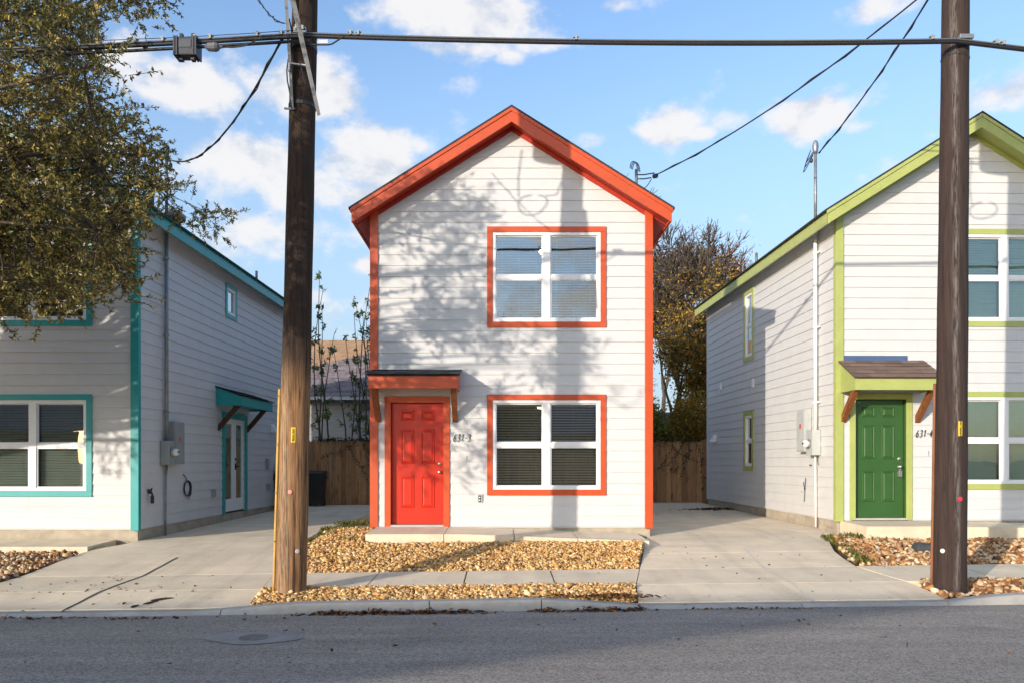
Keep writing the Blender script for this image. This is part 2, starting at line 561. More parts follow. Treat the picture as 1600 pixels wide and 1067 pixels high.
joints = [-40, -25, -14, -10.5, -7.6, -6.9, -5.1, -2.95, -.78, .42, 1.5, 3.3, 4.98, 7.2, 9.6, 12, 20, 40]
for a, b in zip(joints[:-1], joints[1:]):
    k = MB()
    n = max(2, int((b - a) / .25))
    if n > 24: n = 24
    prof = []
    for i in range(n + 1):
        x = a + .005 + (b - a - .01) * i / n
        y = kerb_y(x); h = kerb_h(x)
        prof.append([(x, y, -.08), (x, y + .002, .006), (x, y + .022, h - .014), (x, y + .038, h), (x, y + .15, h + .004), (x, y + .15, -.08)])
    k.grid(prof)
    k.add(prof[0], [(0, 1, 2, 3, 4, 5)]); k.add(prof[-1], [(5, 4, 3, 2, 1, 0)])
    k.build('kerb_section', CURBM, kerb)
ko = MB(); ko.box((-60, 0, -.1), (60, .15, .1))
o = ko.build('kerb', CURBM); o.location = (0, kerb_y(0) - 8.55, 0); o.rotation_euler = (0, 0, math.atan(.068)); tag(o, 'concrete kerb on the near side of the street', kind='structure')

# driveways and sidewalks
DL_R = table([(.15, 1.50), (.95, 1.62), (2.05, 1.86), (3.4, 2.17), (4.5, 2.40), (4.75, 2.53), (14.2, 2.53)])
DR_R = table([(.15, 5.02), (.6, 5.02), (.95, 4.98), (1.3, 4.93), (2.05, 4.87), (2.9, 4.95), (3.8, 5.25), (4.6, 5.62), (5.2, 5.74), (14.2, 5.6)])
DL_L = table([(.15, -6.6), (1.3, -6.15), (2.6, -6.2), (4.0, -6.3), (4.6, -6.02), (5.0, -6.0), (14.5, -5.8)])
DR_L = table([(.15, -2.72), (.95, -2.82), (2.05, -2.98), (3.5, -3.12), (5, -3.08), (6.5, -2.9), (8, -2.62), (14.5, -2.3)])


def driveway(name, label, L_, R_, cuts):
    root = empty(name, (0, 0, 0)); tag(root, label, kind='structure')
    for a, b in zip(cuts[:-1], cuts[1:]):
        m = MB()
        n = max(2, int((b - a) / .35))
        ts_ = [a + .006 + (b - a - .012) * i / n for i in range(n + 1)]
        m.slab(sheet_rows(ts_, L_, R_, 8, .012), .10)
        m.build('slab', CONCRETE, root)
    return root


drv_r = driveway('driveway', 'pale concrete driveway between the orange and the lime trimmed houses', DL_R, DR_R, [.16, .95, 2.05, 3.05, 5.0, 9.0, 13.9])
drv_l = driveway('driveway', 'pale concrete driveway between the teal house and the left power pole', DL_L, DR_L, [.16, .95, 2.05, 5.2, 9.0, 13.9])
sw = empty('sidewalk', (0, 0, 0)); tag(sw, 'narrow concrete sidewalk through the gravel', kind='structure')


def sidewalk(xs_):
    for a, b in zip(xs_[:-1], xs_[1:]):
        m = MB()
        skew0 = .05
        def xl(t, a=a): return (max(a, DR_L(t)) if a < 0 and a > -3.2 else a) + .01
        def xr(t, b=b): return (min(b, DL_R(t)) if 1.4 < b < 2.6 else b) - .01
        m.slab(sheet_rows([.935, 1.3, 1.7, 2.05], xl, xr, 4, .016), .10)
        m.build('slab', CONCRETE, sw)


sidewalk([-3.05, -1.62, -.47, .64, 2.5])


def sidewalk_r(xs_):
    for i, (a, b) in enumerate(zip(xs_[:-1], xs_[1:])):
        m = MB()
        xl = (lambda t, a=a: DR_R(t) + .012) if i == 0 else a + .01
        m.slab(sheet_rows([.945, 1.3, 1.7, 2.05], xl, b - .01, 4, .016), .10)
        m.build('slab', CONCRETE, sw)


sidewalk_r([4.9, 6.25, 7.4, 8.5, 9.6, 10.7, 11.8])
for a in (-7.3, -8.5, -9.7, -10.9, -12.1):
    m = MB(); m.slab(sheet_rows([.945, 1.5, 2.05], a - 1.19, a - .01, 4, .016), .10); m.build('slab', CONCRETE, sw)

# crack sealant strips on the driveways
SEAL_W = mat('pale_sealant', (.62, .58, .50), .8, .1); SEAL_D = mat('dark_expansion_joint', (.05, .042, .034), .9, .2)


def strip(name, pts, w, m, label=None, dz=.017, parent=None):
    mb = MB(); rows = []
    for i, (x, y) in enumerate(pts):
        d = Vector(pts[min(i + 1, len(pts) - 1)]) - Vector(pts[max(i - 1, 0)]); d.normalize()
        nx, ny = -d.y * w / 2, d.x * w / 2
        rows.append([(x + nx, y + ny, gz(x + nx, y + ny) + dz), (x - nx, y - ny, gz(x - nx, y - ny) + dz)])
    mb.grid(rows)
    return mb.build(name, m, parent)


def at_px(px, py, z):         # where the photo's ray through a pixel meets height z
    D = F * (CAM.z - z) / (py - PY0)
    return ((px - PX0) / F * D, -13 + D)


def road_pt(px, py, dz=0.0):
    z = .1
    for _ in range(12):
        x, y = at_px(px, py, z); z = gz(x, y) + dz
    return (x, y)


def smooth_pts(pts, n=6, jit=0.0):
    out = []
    for a, b in zip(pts[:-1], pts[1:]):
        for i in range(n):
            t = i / n
            out.append((a[0] + (b[0] - a[0]) * t + random.uniform(-jit, jit), a[1] + (b[1] - a[1]) * t + random.uniform(-jit, jit)))
    out.append(pts[-1])
    return out


strip('sealed_crack', smooth_pts([road_pt(1163, 858), road_pt(1196, 890), road_pt(1235, 910), road_pt(1270, 941)], 6, .004), .03, SEAL_W, parent=drv_r)
strip('crack', smooth_pts([road_pt(277, 872), road_pt(225, 900), road_pt(155, 926), road_pt(96, 962)], 6, .006), .028, SEAL_D, parent=drv_l)
strip('crack', smooth_pts([road_pt(213, 843), road_pt(150, 856), road_pt(137, 862)], 4, .004), .02, SEAL_D, parent=drv_l)

# ------------------------------------------------------------------ generic house
EXPO = .182
HW = 2.35            # half width of a facade
DEPTH = 7.9
WALLTOP = 5.02
PK = 6.93
SL = .628
TH = .27             # roof thickness seen in the rake


def under(x): return PK - TH - SL * abs(x)


class Frame:
    """a wall plane: point(a, k, b) = origin + u*a + z*k + n*b with n pointing outwards"""
    def __init__(s, o, u, n): s.o, s.u, s.n = Vector(o), Vector(u), Vector(n)
    def p(s, a, k, b=0.0): return s.o + s.u * a + Vector((0, 0, k)) + s.n * b

    def box(s, mb, a0, a1, k0, k1, b0, b1):
        q = [s.p(a0, k0, b1), s.p(a1, k0, b1), s.p(a1, k0, b0), s.p(a0, k0, b0), s.p(a0, k1, b1), s.p(a1, k1, b1), s.p(a1, k1, b0), s.p(a0, k1, b0)]
        return mb.hexa(q)


def boards(parent, fr, a0, a1, top, openings, gable=False, m=None):
    """lap siding, one object per board, cut round the openings (a0,a1,k0,k1)"""
    k = 0.0
    T0, T1 = .017, .004
    while k < top - .01:
        k1 = min(k + EXPO, top)
        def ext(z):
            if not gable: return a0, a1
            w = min(a1, (PK - TH + .05 - z) / SL)
            return -w, w
        lo, hi = ext(k)[0], ext(k)[1]
        br = sorted({lo, hi} | {x for o in openings for x in o[:2] if lo < x < hi and o[3] > k and o[2] < k1})
        runs, cur = [], []
        for x0, x1 in zip(br[:-1], br[1:]):
            z0, z1 = k, k1
            for (p0, p1, q0, q1) in openings:
                if p0 < (x0 + x1) / 2 < p1:
                    if q0 <= k + 1e-6 and q1 >= k1 - 1e-6: z0 = z1 = k
                    elif q0 > k and q0 < k1: z1 = min(z1, q0)
                    elif q1 > k and q1 < k1: z0 = max(z0, q1)
            if z1 - z0 > .006: cur.append((x0, x1, z0, z1))
            else:
                if cur: runs.append(cur)
                cur = []
        if cur: runs.append(cur)
        for run in runs:
            mb = MB()
            for (x0, x1, z0, z1) in run:
                t0 = T0 + (T1 - T0) * (z0 - k) / EXPO; t1 = T0 + (T1 - T0) * (z1 - k) / EXPO
                l0, h0 = x0, x1; l1, h1 = x0, x1
                if gable:
                    if x0 == lo: l1 = max(x0, ext(z1)[0]) if ext(z1)[0] > x0 else x0
                    if x1 == hi: h1 = min(x1, ext(z1)[1])
                    if h1 - l1 < .01: l1 = -.005; h1 = .005
                q = [fr.p(l0, z0, t0), fr.p(h0, z0, t0), fr.p(h0, z0, 0), fr.p(l0, z0, 0), fr.p(l1, z1, t1), fr.p(h1, z1, t1), fr.p(h1, z1, 0), fr.p(l1, z1, 0)]
                mb.hexa(q)
            L_ = run[-1][1] - run[0][0]
            if L_ > 3.7 and len(run) == 1 and not gable or (L_ > 3.7 and len(run) == 1 and k1 < under(HW)):
                x0, x1, z0, z1 = run[0]; xj = x0 + L_ * random.uniform(.25, .75)
                for (q0, q1) in ((x0, xj - .0015), (xj + .0015, x1)):
                    mb = MB(); mb.hexa([fr.p(q0, z0, T0), fr.p(q1, z0, T0), fr.p(q1, z0, 0), fr.p(q0, z0, 0), fr.p(q0, z1, T1), fr.p(q1, z1, T1), fr.p(q1, z1, 0), fr.p(q0, z1, 0)])
                    mb.build('siding_board', m or WHITE, parent)
            else: mb.build('siding_board', m or WHITE, parent)
        k = k1


def backing(fr, a0, a1, k0, k1, openings, gable=False):
    mb = MB()
    xs_ = sorted({a0, a1} | {x for o in openings for x in o[:2]})
    zs_ = sorted({k0, k1} | {min(max(z, k0), k1) for o in openings for z in o[2:]})
    for x0, x1 in zip(xs_[:-1], xs_[1:]):
        for z0, z1 in zip(zs_[:-1], zs_[1:]):
            cx, cz = (x0 + x1) / 2, (z0 + z1) / 2
            if any(o[0] < cx < o[1] and o[2] < cz < o[3] for o in openings): continue
            mb.add([fr.p(x0, z0, -.004), fr.p(x1, z0, -.004), fr.p(x1, z1, -.004), fr.p(x0, z1, -.004)], [(0, 1, 2, 3)])
    if gable:
        zt = under(a1)
        mb.add([fr.p(a0, k1, -.004), fr.p(a1, k1, -.004), fr.p(a1, zt + .05, -.004), fr.p(0, PK - TH + .05, -.004), fr.p(a0, zt + .05, -.004)], [(0, 1, 2, 3, 4)])
    return mb


def casing(fr, parent, name, a0, a1, k0, k1, w, m, proud=.034, sides='lrtb'):
    mb = MB()
    if 't' in sides: fr.box(mb, a0, a1, k1 - w, k1, .001, proud)
    if 'b' in sides: fr.box(mb, a0, a1, k0, k0 + w, .001, proud)
    lo = k0 + w if 'b' in sides else k0
    hi = k1 - w if 't' in sides else k1
    if 'l' in sides: fr.box(mb, a0, a0 + w, lo, hi, .001, proud - .003)
    if 'r' in sides: fr.box(mb, a1 - w, a1, lo, hi, .001, proud - .003)
    return mb.build(name, m, parent, bevel=.003)


def window(house, fr, a0, a1, k0, k1, trim, glass, cols=2, w=.095, tilt=22, blind=True, rows_=2, ws=None):
    win = casing(fr, house, 'window', a0, a1, k0, k1, w, trim)
    fa0, fa1, fk0, fk1 = a0 + w, a1 - w, k0 + w, k1 - w
    ft, mull, mid, sash = .05, .125, .07, .02
    f = MB()
    fr.box(f, fa0, fa1, fk1 - ft, fk1, -.06, .022); fr.box(f, fa0, fa1, fk0, fk0 + ft, -.06, .022)
    fr.box(f, fa0, fa0 + ft, fk0 + ft, fk1 - ft, -.06, .019); fr.box(f, fa1 - ft, fa1, fk0 + ft, fk1 - ft, -.06, .019)
    spans = []
    if cols == 2:
        c = (fa0 + fa1) / 2
        fr.box(f, c - mull / 2, c + mull / 2, fk0 + ft, fk1 - ft, -.06, .016)
        spans = [(fa0 + ft, c - mull / 2), (c + mull / 2, fa1 - ft)]
    else: spans = [(fa0 + ft, fa1 - ft)]
    zm = (fk0 + fk1) / 2
    for (s0, s1) in spans:
        if rows_ == 2: fr.box(f, s0, s1, zm - mid / 2, zm + mid / 2, -.055, .008)
    f.build('frame', VINYL, win, bevel=.003)
    for (s0, s1) in spans:
        halves = [(fk0 + ft, zm - mid / 2, -.018), (zm + mid / 2, fk1 - ft, -.032)] if rows_ == 2 else [(fk0 + ft, fk1 - ft, -.02)]
        for (q0, q1, dep) in halves:
            s_ = MB()       # slim sash bars
            for (x0, x1, z0, z1) in ((s0, s1, q0, q0 + sash), (s0, s1, q1 - sash, q1), (s0, s0 + sash, q0 + sash, q1 - sash), (s1 - sash, s1, q0 + sash, q1 - sash)):
                fr.box(s_, x0, x1, z0, z1, dep - .012, dep + .014)
            s_.build('sash', VINYL, win)
            p_ = MB(); p_.add([fr.p(s0, q0, dep), fr.p(s1, q0, dep), fr.p(s1, q1, dep), fr.p(s0, q1, dep)], [(0, 1, 2, 3)])
            p_.build('pane', glass, win)
        if blind:
            b = MB()
            zz = fk1 - ft - .05
            fr.box(b, s0 + .01, s1 - .01, fk1 - ft - .045, fk1 - ft, -.13, -.08)
            ca, sa = math.cos(R(tilt)) * .024, math.sin(R(tilt)) * .024
            while zz > fk0 + ft + .02:
                j = random.uniform(-.0035, .0035)
                b.hexa([fr.p(s0 + .012, zz - sa + j, -.105 + ca), fr.p(s1 - .012, zz - sa - j, -.105 + ca), fr.p(s1 - .012, zz + sa - j, -.105 - ca), fr.p(s0 + .012, zz + sa + j, -.105 - ca),
                        fr.p(s0 + .012, zz - sa + .003 + j, -.105 + ca), fr.p(s1 - .012, zz - sa + .003 - j, -.105 + ca), fr.p(s1 - .012, zz + sa + .003 - j, -.105 - ca), fr.p(s0 + .012, zz + sa + .003 + j, -.105 - ca)])
                zz -= .044
            for q in (.14, .5, .86):
                x = s0 + (s1 - s0) * q
                b.tube([fr.p(x, fk0 + ft, -.078), fr.p(x, fk1 - ft, -.078)], .0022, 4)
            bo = b.build('blind', BLIND, win); tag(bo, kind='stuff')
    return win


def panel_door(house, fr, a0, a1, k0, k1, m, knob_side=1, dep=-.075, label=None):
    d = MB(); fr.box(d, a0, a1, k0, k1, dep - .04, dep)
    door = d.build('door', m, house, bevel=.003)
    W, H = a1 - a0, k1 - k0
    for (u0, u1) in ((.175, .435), (.565, .825)):
        for (v0, v1) in ((.135, .395), (.50, .785), (.855, .94)):
            x0, x1, z0, z1 = a0 + u0 * W, a0 + u1 * W, k0 + v0 * H, k0 + v1 * H
            p = MB()
            def ring(i0, i1, d0, d1):
                q = []
                for (i, dd) in ((i0, d0), (i1, d1)):
                    q += [fr.p(x0 + i, z0 + i, dep + dd), fr.p(x1 - i, z0 + i, dep + dd), fr.p(x1 - i, z1 - i, dep + dd), fr.p(x0 + i, z1 - i, dep + dd)]
                p.add(q, [(j, (j + 1) % 4, 4 + (j + 1) % 4, 4 + j) for j in range(4)])
            ring(0, .010, .001, .013); ring(.010, .020, .013, .013); ring(.020, .032, .013, .0012); ring(.032, .052, .0012, .010)
            i = .052
            p.add([fr.p(x0 + i, z0 + i, dep + .010), fr.p(x1 - i, z0 + i, dep + .010), fr.p(x1 - i, z1 - i, dep + .010), fr.p(x0 + i, z1 - i, dep + .010)], [(0, 1, 2, 3)])
            p.build('panel', m, door)
    return door


def knob(parent, fr, a, k, dep, lever=False):
    mb = MB()
    n = fr.n
    mb.lathe(fr.p(a, k, dep), n, [(0, .001), (0, .033), (.006, .033), (.010, .014), (.03, .012), (.036, .024), (.05, .030), (.062, .026), (.068, .001)], 16)
    mb.build('knob', BRASS, parent, smooth=True)


def deadbolt(parent, fr, a, k, dep):
    mb = MB(); mb.lathe(fr.p(a, k, dep), fr.n, [(0, .001), (0, .031), (.012, .029), (.016, .02), (.02, .001)], 16)
    mb.build('deadbolt', BRASS, parent, smooth=True)


def awning(house, fr, a0, a1, zf0, zf1, zw, m, shingle, brackets, bm, proj=.60, flash=False):
    """small gabled hood: fascia zf0..zf1 at the front, roof rising to zw on the wall"""
    mb = MB()
    poly = [(a0, zf0, .02), (a0, zf0, proj), (a0, zf1 - .012, proj), (a0, zw - .012, .02)]
    pts0 = [fr.p(*q) for q in poly]
    # cheeks, fascia and soffit as boards with thickness
    for a in (a0, a1 - .03):
        mb.prism([fr.p(a, q[1], q[2] - (.03 if q[2] > .1 else 0)) for q in poly], fr.u * .03)
    fr.box(mb, a0 - .001, a1 + .001, zf0 - .002, zf1 - .012, proj - .03, proj)
    aw = mb.build('awning', m, house, bevel=.003)
    so = MB(); fr.box(so, a0 + .03, a1 - .03, zf0 + .05, zf0 + .065, .02, proj - .03)
    so.build('soffit', paint('cream_soffit_paint', (.62, .52, .38)) if m is ORANGE else m, aw)
    # deck and shingles
    rise = zw - zf1; run = proj + .03
    L_ = math.hypot(rise, run)
    def rp(a, s, h):           # s along slope from the front edge
        b = proj + .03 - s * run / L_; z = zf1 + s * rise / L_
        return fr.p(a, z, b) + (Vector((0, 0, 1)) * (run / L_) + fr.n * (rise / L_)) * h
    dk = MB(); q = [rp(a0 - .03, 0, -.012), rp(a1 + .03, 0, -.012), rp(a1 + .03, L_, -.012), rp(a0 - .03, L_, -.012)]
    dk.hexa(q + [p + Vector((0, 0, .012)) for p in q]); dk.build('roof_deck', shingle, aw)
    nrow = max(2, int(round(L_ / .16)))
    for i in range(nrow):
        s0 = i * L_ / nrow - (.012 if i == 0 else 0); s1 = (i + 1) * L_ / nrow + .0
        x = a0 - .035
        step = .0 if i % 2 else .16
        first = True
        while x < a1 + .03:
            x1 = min(x + (random.uniform(.24, .34) if not first else .12 + step), a1 + .035)
            if a1 + .035 - x1 < .08: x1 = a1 + .035
            h = random.uniform(.0, .004)
            q = [rp(x + .002, s0, .013 + h), rp(x1 - .002, s0, .013 + h), rp(x1 - .002, s1, .003 + h * .3), rp(x + .002, s1, .003 + h * .3)]
            sh = MB(); e = (Vector((0, 0, 1)) * (run / L_) + fr.n * (rise / L_)) * .009
            sh.hexa(q + [p + e for p in q]); sh.build('shingle', shingle, aw)
            x = x1; first = False
    if flash:
        fl = MB(); fr.box(fl, a0 + .02, a1 - .25, zw - .005, zw + .085, .018, .024); fl.build('flashing', mat('blue_film', lin(72, 94, 128), .4, .1), aw)
    for a in brackets:
        b = MB()
        t = .045
        z0, z1 = zf0 - .52, zf0 + .045
        b.prism([fr.p(a - t, z0, .02), fr.p(a - t, z0 + .14, .02), fr.p(a - t, z1, proj - .06), fr.p(a - t, z1, proj - .17 + .02), ][:0] or
                [fr.p(a - t, z0, .02), fr.p(a - t, z1, proj - .05), fr.p(a - t, z1, proj - .17), fr.p(a - t, z0 + .13, .02)], fr.u * (2 * t))
        b.build('bracket', bm, aw, bevel=.004)
    return aw


STROKES = {
    '6': [[(.72, 1.0), (.45, .82), (.2, .52), (.12, .25), (.25, .03), (.5, .0), (.72, .18), (.74, .42), (.55, .56), (.3, .48), (.17, .3)]],
    '3': [[(.2, .84), (.4, 1.0), (.68, .94), (.74, .74), (.55, .56), (.36, .52)], [(.36, .52), (.62, .5), (.76, .3), (.66, .08), (.38, -.02), (.1, .08)]],
    '1': [[(.22, .72), (.5, 1.0), (.48, .6), (.42, .05)]],
    '-': [[(.1, .48), (.7, .52)]],
    '4': [[(.55, 1.0), (.3, .62), (.06, .34), (.45, .36), (.82, .4)], [(.66, .72), (.58, .35), (.52, -.04)]],
}


def numerals(house, fr, text, a, k, h, m):
    root = bpy.data.objects.new('house_number', None); link(root, house)
    x = a
    for ch in text:
        mb = MB()
        for st in STROKES[ch]:
            P = [Vector((x + (p[0] * .47 + p[1] * .15) * h, k + p[1] * h)) for p in st]
            Q = []
            for i in range(len(P) - 1):
                p0, p1, p2, p3 = P[max(i - 1, 0)], P[i], P[i + 1], P[min(i + 2, len(P) - 1)]
                for j in range(5):
                    t = j / 5
                    Q.append(.5 * ((2 * p1) + (p2 - p0) * t + (2 * p0 - 5 * p1 + 4 * p2 - p3) * t * t + (3 * p1 - p0 - 3 * p2 + p3) * t ** 3))
            Q.append(P[-1])
            ring = []
            for i, q in enumerate(Q):
                d = Q[min(i + 1, len(Q) - 1)] - Q[max(i - 1, 0)]
                d.normalize()
                # broad nib: thick on the down strokes
                w = h * (.028 + .048 * abs(d.x * .75 - d.y * .66) ** 1.0) * (.55 if i in (0, len(Q) - 1) else 1)
                nx = Vector((-d.y, d.x)) * w * .62
                ring.append([fr.p(q.x + nx.x, q.y + nx.y, .020), fr.p(q.x - nx.x, q.y - nx.y, .020), fr.p(q.x - nx.x, q.y - nx.y, .032), fr.p(q.x + nx.x, q.y + nx.y, .032)])
            for i in range(len(ring) - 1):
                mb.hexa(ring[i] + ring[i + 1])
        mb.build('numeral', INK, root)
        x += h * (.56 if ch not in '1-' else .46)


def meter_set(house, fr, tall, small, meter, mast_x, mast_top, cond_k0, box_m, pipe_m, white=False):
    """service mast, panel, meter socket, meter"""
    b = MB(); fr.box(b, tall[0], tall[1], tall[2], tall[3], .02, .15)
    pn = b.build('breaker_panel', box_m, house, bevel=.006)
    d = MB(); fr.box(d, tall[0] + .015, tall[1] - .015, tall[2] + .02, tall[3] - .04, .15, .158); d.build('panel_cover', box_m, pn, bevel=.003)
    c = (tall[0] + tall[1]) / 2
    s = MB(); fr.box(s, c - .035, c + .035, tall[3] - .36, tall[3] - .27, .158, .160); s.build('warning_sticker', mat('red_sticker', (.6, .05, .04), .5, .1), pn)
    b = MB(); fr.box(b, small[0], small[1], small[2], small[3], .02, .17)
    sk = b.build('meter_socket', box_m, house, bevel=.006)
    mc = (small[0] + small[1]) / 2
    mm = MB(); mm.lathe(fr.p(mc, meter, .17), fr.n, [(0, .08), (.02, .085), (.03, .075), (.03, .062)], 20); mm.build('meter_ring', GALV, sk, smooth=True)
    mm = MB(); mm.lathe(fr.p(mc, meter, .195), fr.n, [(0, .066), (.06, .064), (.085, .05), (.092, .001)], 20); mm.build('meter', WHITEPLASTIC, sk, smooth=True)
    mm = MB(); fr.box(mm, mc - .035, mc + .035, meter - .01, meter + .02, .287, .289); mm.build('meter_display', INK, sk)
    p = MB(); p.tube([fr.p(mast_x, WALLTOP + .2, .075), fr.p(mast_x, mast_top, .075)], .027, 12)
    mast = p.build('service_mast', GALV, house, smooth=True)
    p = MB(); p.tube([fr.p(mast_x, small[3] - .02, .075), fr.p(mast_x, WALLTOP + .21, .075)], .034, 12)
    p.build('riser_pipe', pipe_m, mast, smooth=True)
    for k in np.arange(small[3] + .5, WALLTOP, 1.35):
        cl = MB()
        cl.lathe(fr.p(mast_x, k, .075), (0, 0, 1), [(-.02, .046), (.02, .046)], 12); fr.box(cl, mast_x - .012, mast_x + .1, k - .015, k + .015, .03, .06)
        cl.build('strap', pipe_m, mast)
    hd = MB()
    hd.lathe(fr.p(mast_x, mast_top - .02, .075), (0, 0, 1), [(0, .035), (.05, .045), (.12, .055), (.18, .05), (.23, .03), (.25, .002)], 14)
    hd.build('weatherhead', GALV, mast, smooth=True)
    lp = MB()
    top = fr.p(mast_x, mast_top + .08, .12)
    for q in range(3):
        pts = []
        for i in range(11):
            t = i / 10
            pts.append(top + fr.n * (.08 * math.sin(math.pi * t) * (1 + .3 * q)) + Vector((0, 0, -.12 - .30 * math.sin(math.pi * t) + .12 * t)) * (.6 + .25 * q) + fr.u * (-.1 * t - .06 * math.sin(math.pi * t)))
        lp.tube(pts, .008, 5)
    ins = top + fr.n * .03 + Vector((0, 0, -.26)); lp.lathe(ins, (0, 0, 1), [(0, .02), (.02, .03), (.05, .03), (.07, .02)], 10)
    lp.build('drip_loop', BLACKMETAL, mast)
    p = MB(); p.tube([fr.p(mc, small[2] + .02, .06), fr.p(mc, cond_k0, .05)], .019, 8); p.build('conduit', pipe_m, house, smooth=True)
    g_ = MB(); pts = [fr.p(mc + .07, small[2], .05), fr.p(mc + .09, small[2] - .06, .05), fr.p(mc + .075, small[2] - .13, .045), fr.p(mc + .09, small[2] - .18, .04)]
    g_.tube(pts, .006, 5); g_.build('ground_wire', BLACKMETAL, house)


def outlet(house, fr, a, k, dark=True):
    b = MB(); fr.box(b, a - .045, a + .045, k - .07, k + .07, .01, .035)
    o_ = b.build('outlet_box', mat('grey_outlet_cover', (.45, .45, .46), .35, .1), house, bevel=.006)
    s = MB()
    fr.box(s, a - .022, a + .018, k - .055, k + .055, .035, .045)
    s.build('outlet_lid', INK, o_, bevel=.003)
    s = MB()
    for dz in (-.025, .022): fr.box(s, a - .012, a + .008, k + dz - .012, k + dz + .012, .045, .049)
    s.build('socket', WHITEPLASTIC, o_)


def make_house(name, label, group, loc, rz, trim, door_m, glass, spec):
    root = empty(name, loc, rz)
    tag(root, label, 'house', group)
    front = Frame((0, 0, 0), (1, 0, 0), (0, -1, 0))
    right = Frame((HW, 0, 0), (0, 1, 0), (1, 0, 0))
    left = Frame((-HW, 0, 0), (0, -1, 0), (-1, 0, 0))      # a runs towards the street: use negative depth
    frames = dict(front=front, right=right, left=left)
    root_frames = frames
    W1 = (-.41, 1.59, .527, 2.215); W2 = (-.41, 1.59, 3.333, 5.02)
    DO = (-2.128, -1.037, 0.0, 2.183)
    ins = .055
    op_front = [(w[0] + ins, w[1] - ins, w[2] + ins, w[3] - ins) for w in (W1, W2)]
    if spec.get('front_door'): op_front.append((DO[0] + .05, DO[1] - .05, -1, DO[3] - .05))
    # --- front wall
    wall = backing(front, -HW, HW, -.02, WALLTOP - .05, op_front, True).build('wall', WHITE, root)
    boards(wall, front, -HW + .0, HW - .0, PK - TH + .02, op_front, True)
    # --- right and left walls
    for nm in ('right', 'left'):
        fr = frames[nm]
        ops = spec.get(nm + '_openings', [])
        a0, a1 = (0.0, DEPTH) if nm == 'right' else (-DEPTH, 0.0)
        w_ = backing(fr, a0, a1, -.02, WALLTOP + .3, ops).build('wall', WHITE, root)
        if nm in spec['sides']: boards(w_, fr, a0 + .002, a1 - .002, under(HW) + .03, ops)
    back = MB(); back.add([(-HW, DEPTH, -.02), (HW, DEPTH, -.02), (HW, DEPTH, under(HW) + .05), (0, DEPTH, PK - TH), (-HW, DEPTH, under(HW) + .05)], [(4, 3, 2, 1, 0)])
    back.build('wall', WHITE, root)
    # --- foundation
    f = MB(); f.box((-HW + .02, .02, -.6), (HW - .02, DEPTH, -.012)); f.build('foundation', FOUND, root)
    # --- corner boards
    for sx in (-1, 1):
        c = MB()
        x0, x1 = (HW - .112, HW + .022) if sx > 0 else (-HW - .022, -HW + .112)
        top = under(HW - .112) + .03
        c.box((x0, -.038, -.03), (x1, .0, top))
        sxo, sxi = (HW + .022, HW) if sx > 0 else (-HW - .022, -HW)
        c.box((min(sxo, sxi), .0, -.03), (max(sxo, sxi), spec.get('corner_ret', .07), under(HW) + .03))
        c.build('corner_board', trim, root, bevel=.003)
        c = MB(); c.box((min(sxo, sxi), DEPTH - .05, -.03), (max(sxo, sxi), DEPTH + .02, under(HW) + .02)); c.build('corner_board', WHITE, root)
    # --- rooms behind the glass
    for (z0, z1) in ((.0, 2.45), (2.75, 5.2)):
        rm = MB(); x0, x1, y0, y1 = -HW + .01, HW - .01, .012, 4.2
        q = [(x0, y0, z0), (x1, y0, z0), (x1, y1, z0), (x0, y1, z0), (x0, y0, z1), (x1, y0, z1), (x1, y1, z1), (x0, y1, z1)]
        rm.add(q, [(0, 1, 2, 3), (7, 6, 5, 4), (2, 6, 7, 3)] + ([] if spec.get('right_openings') else [(1, 5, 6, 2)]) + ([] if spec.get('left_openings') else [(3, 7, 4, 0)]))
        for nm in ('right', 'left'):
            ops = spec.get(nm + '_openings')
            if ops:
                f0 = frames[nm]; fi = Frame(f0.o - f0.n * .02, f0.u, f0.n)
                a0, a1 = (0.02, 4.2) if nm == 'right' else (-4.2, -.02)
                ops = [(max(o[0], a0 + .01), min(o[1], a1 - .01), o[2], o[3]) for o in ops if o[0] < a1 - .05 and o[1] > a0 + .05]
                backing(fi, a0, a1, z0, z1, ops).build('room', ROOM, root)
        rm.build('room', ROOM, root)
    # --- windows
    for w_ in (W1, W2):
        window(root, front, *w_, trim, glass, 2, tilt=spec.get('tilt', 22))
    # --- door
    if spec.get('front_door'):
        casing(front, root, 'door_casing', *DO, .102, trim, sides='lrt', proud=.036)
        jb = MB()
        i0, i1, zt = DO[0] + .102, DO[1] - .102, DO[3] - .102
        front.box(jb, i0 - .03, i0, -.01, zt, -.14, .0); front.box(jb, i1, i1 + .03, -.01, zt, -.14, .0); front.box(jb, i0 - .03, i1 + .03, zt, zt + .03, -.14, .0)
        jb.build('door_jamb', trim if trim is ORANGE else door_m, root)
        d = panel_door(root, front, i0 + .006, i1 - .006, .035, zt - .006, door_m)
        ki = i1 - .075
        deadbolt(d, front, ki, 1.055, -.075)
        knob(d, front, ki, .915, -.075)
        if spec.get('lockbox'):
            lb = MB(); front.box(lb, ki - .028, ki + .032, .74, .84, -.075, -.03); front.box(lb, ki - .02, ki + .024, .84, .88, -.06, -.045)
            lb.build('lockbox', GALV, d, bevel=.004)
        th = MB(); front.box(th, DO[0] + .02, DO[1] - .02, -.005, .03, -.16, .03); th.build('threshold', mat('grey_threshold', (.42, .39, .36), .5, .1), root)
        awning(root, front, -2.30, -.87, spec['aw'][0], spec['aw'][1], spec['aw'][2], trim, spec['aw_shingle'], (-2.235, -.945), CEDAR, flash=spec.get('flash', False))
        numerals(root, front, spec['number'], -.985, spec.get('num_k', 1.43), .118, INK)
        outlet(root, front, -.53, .47)
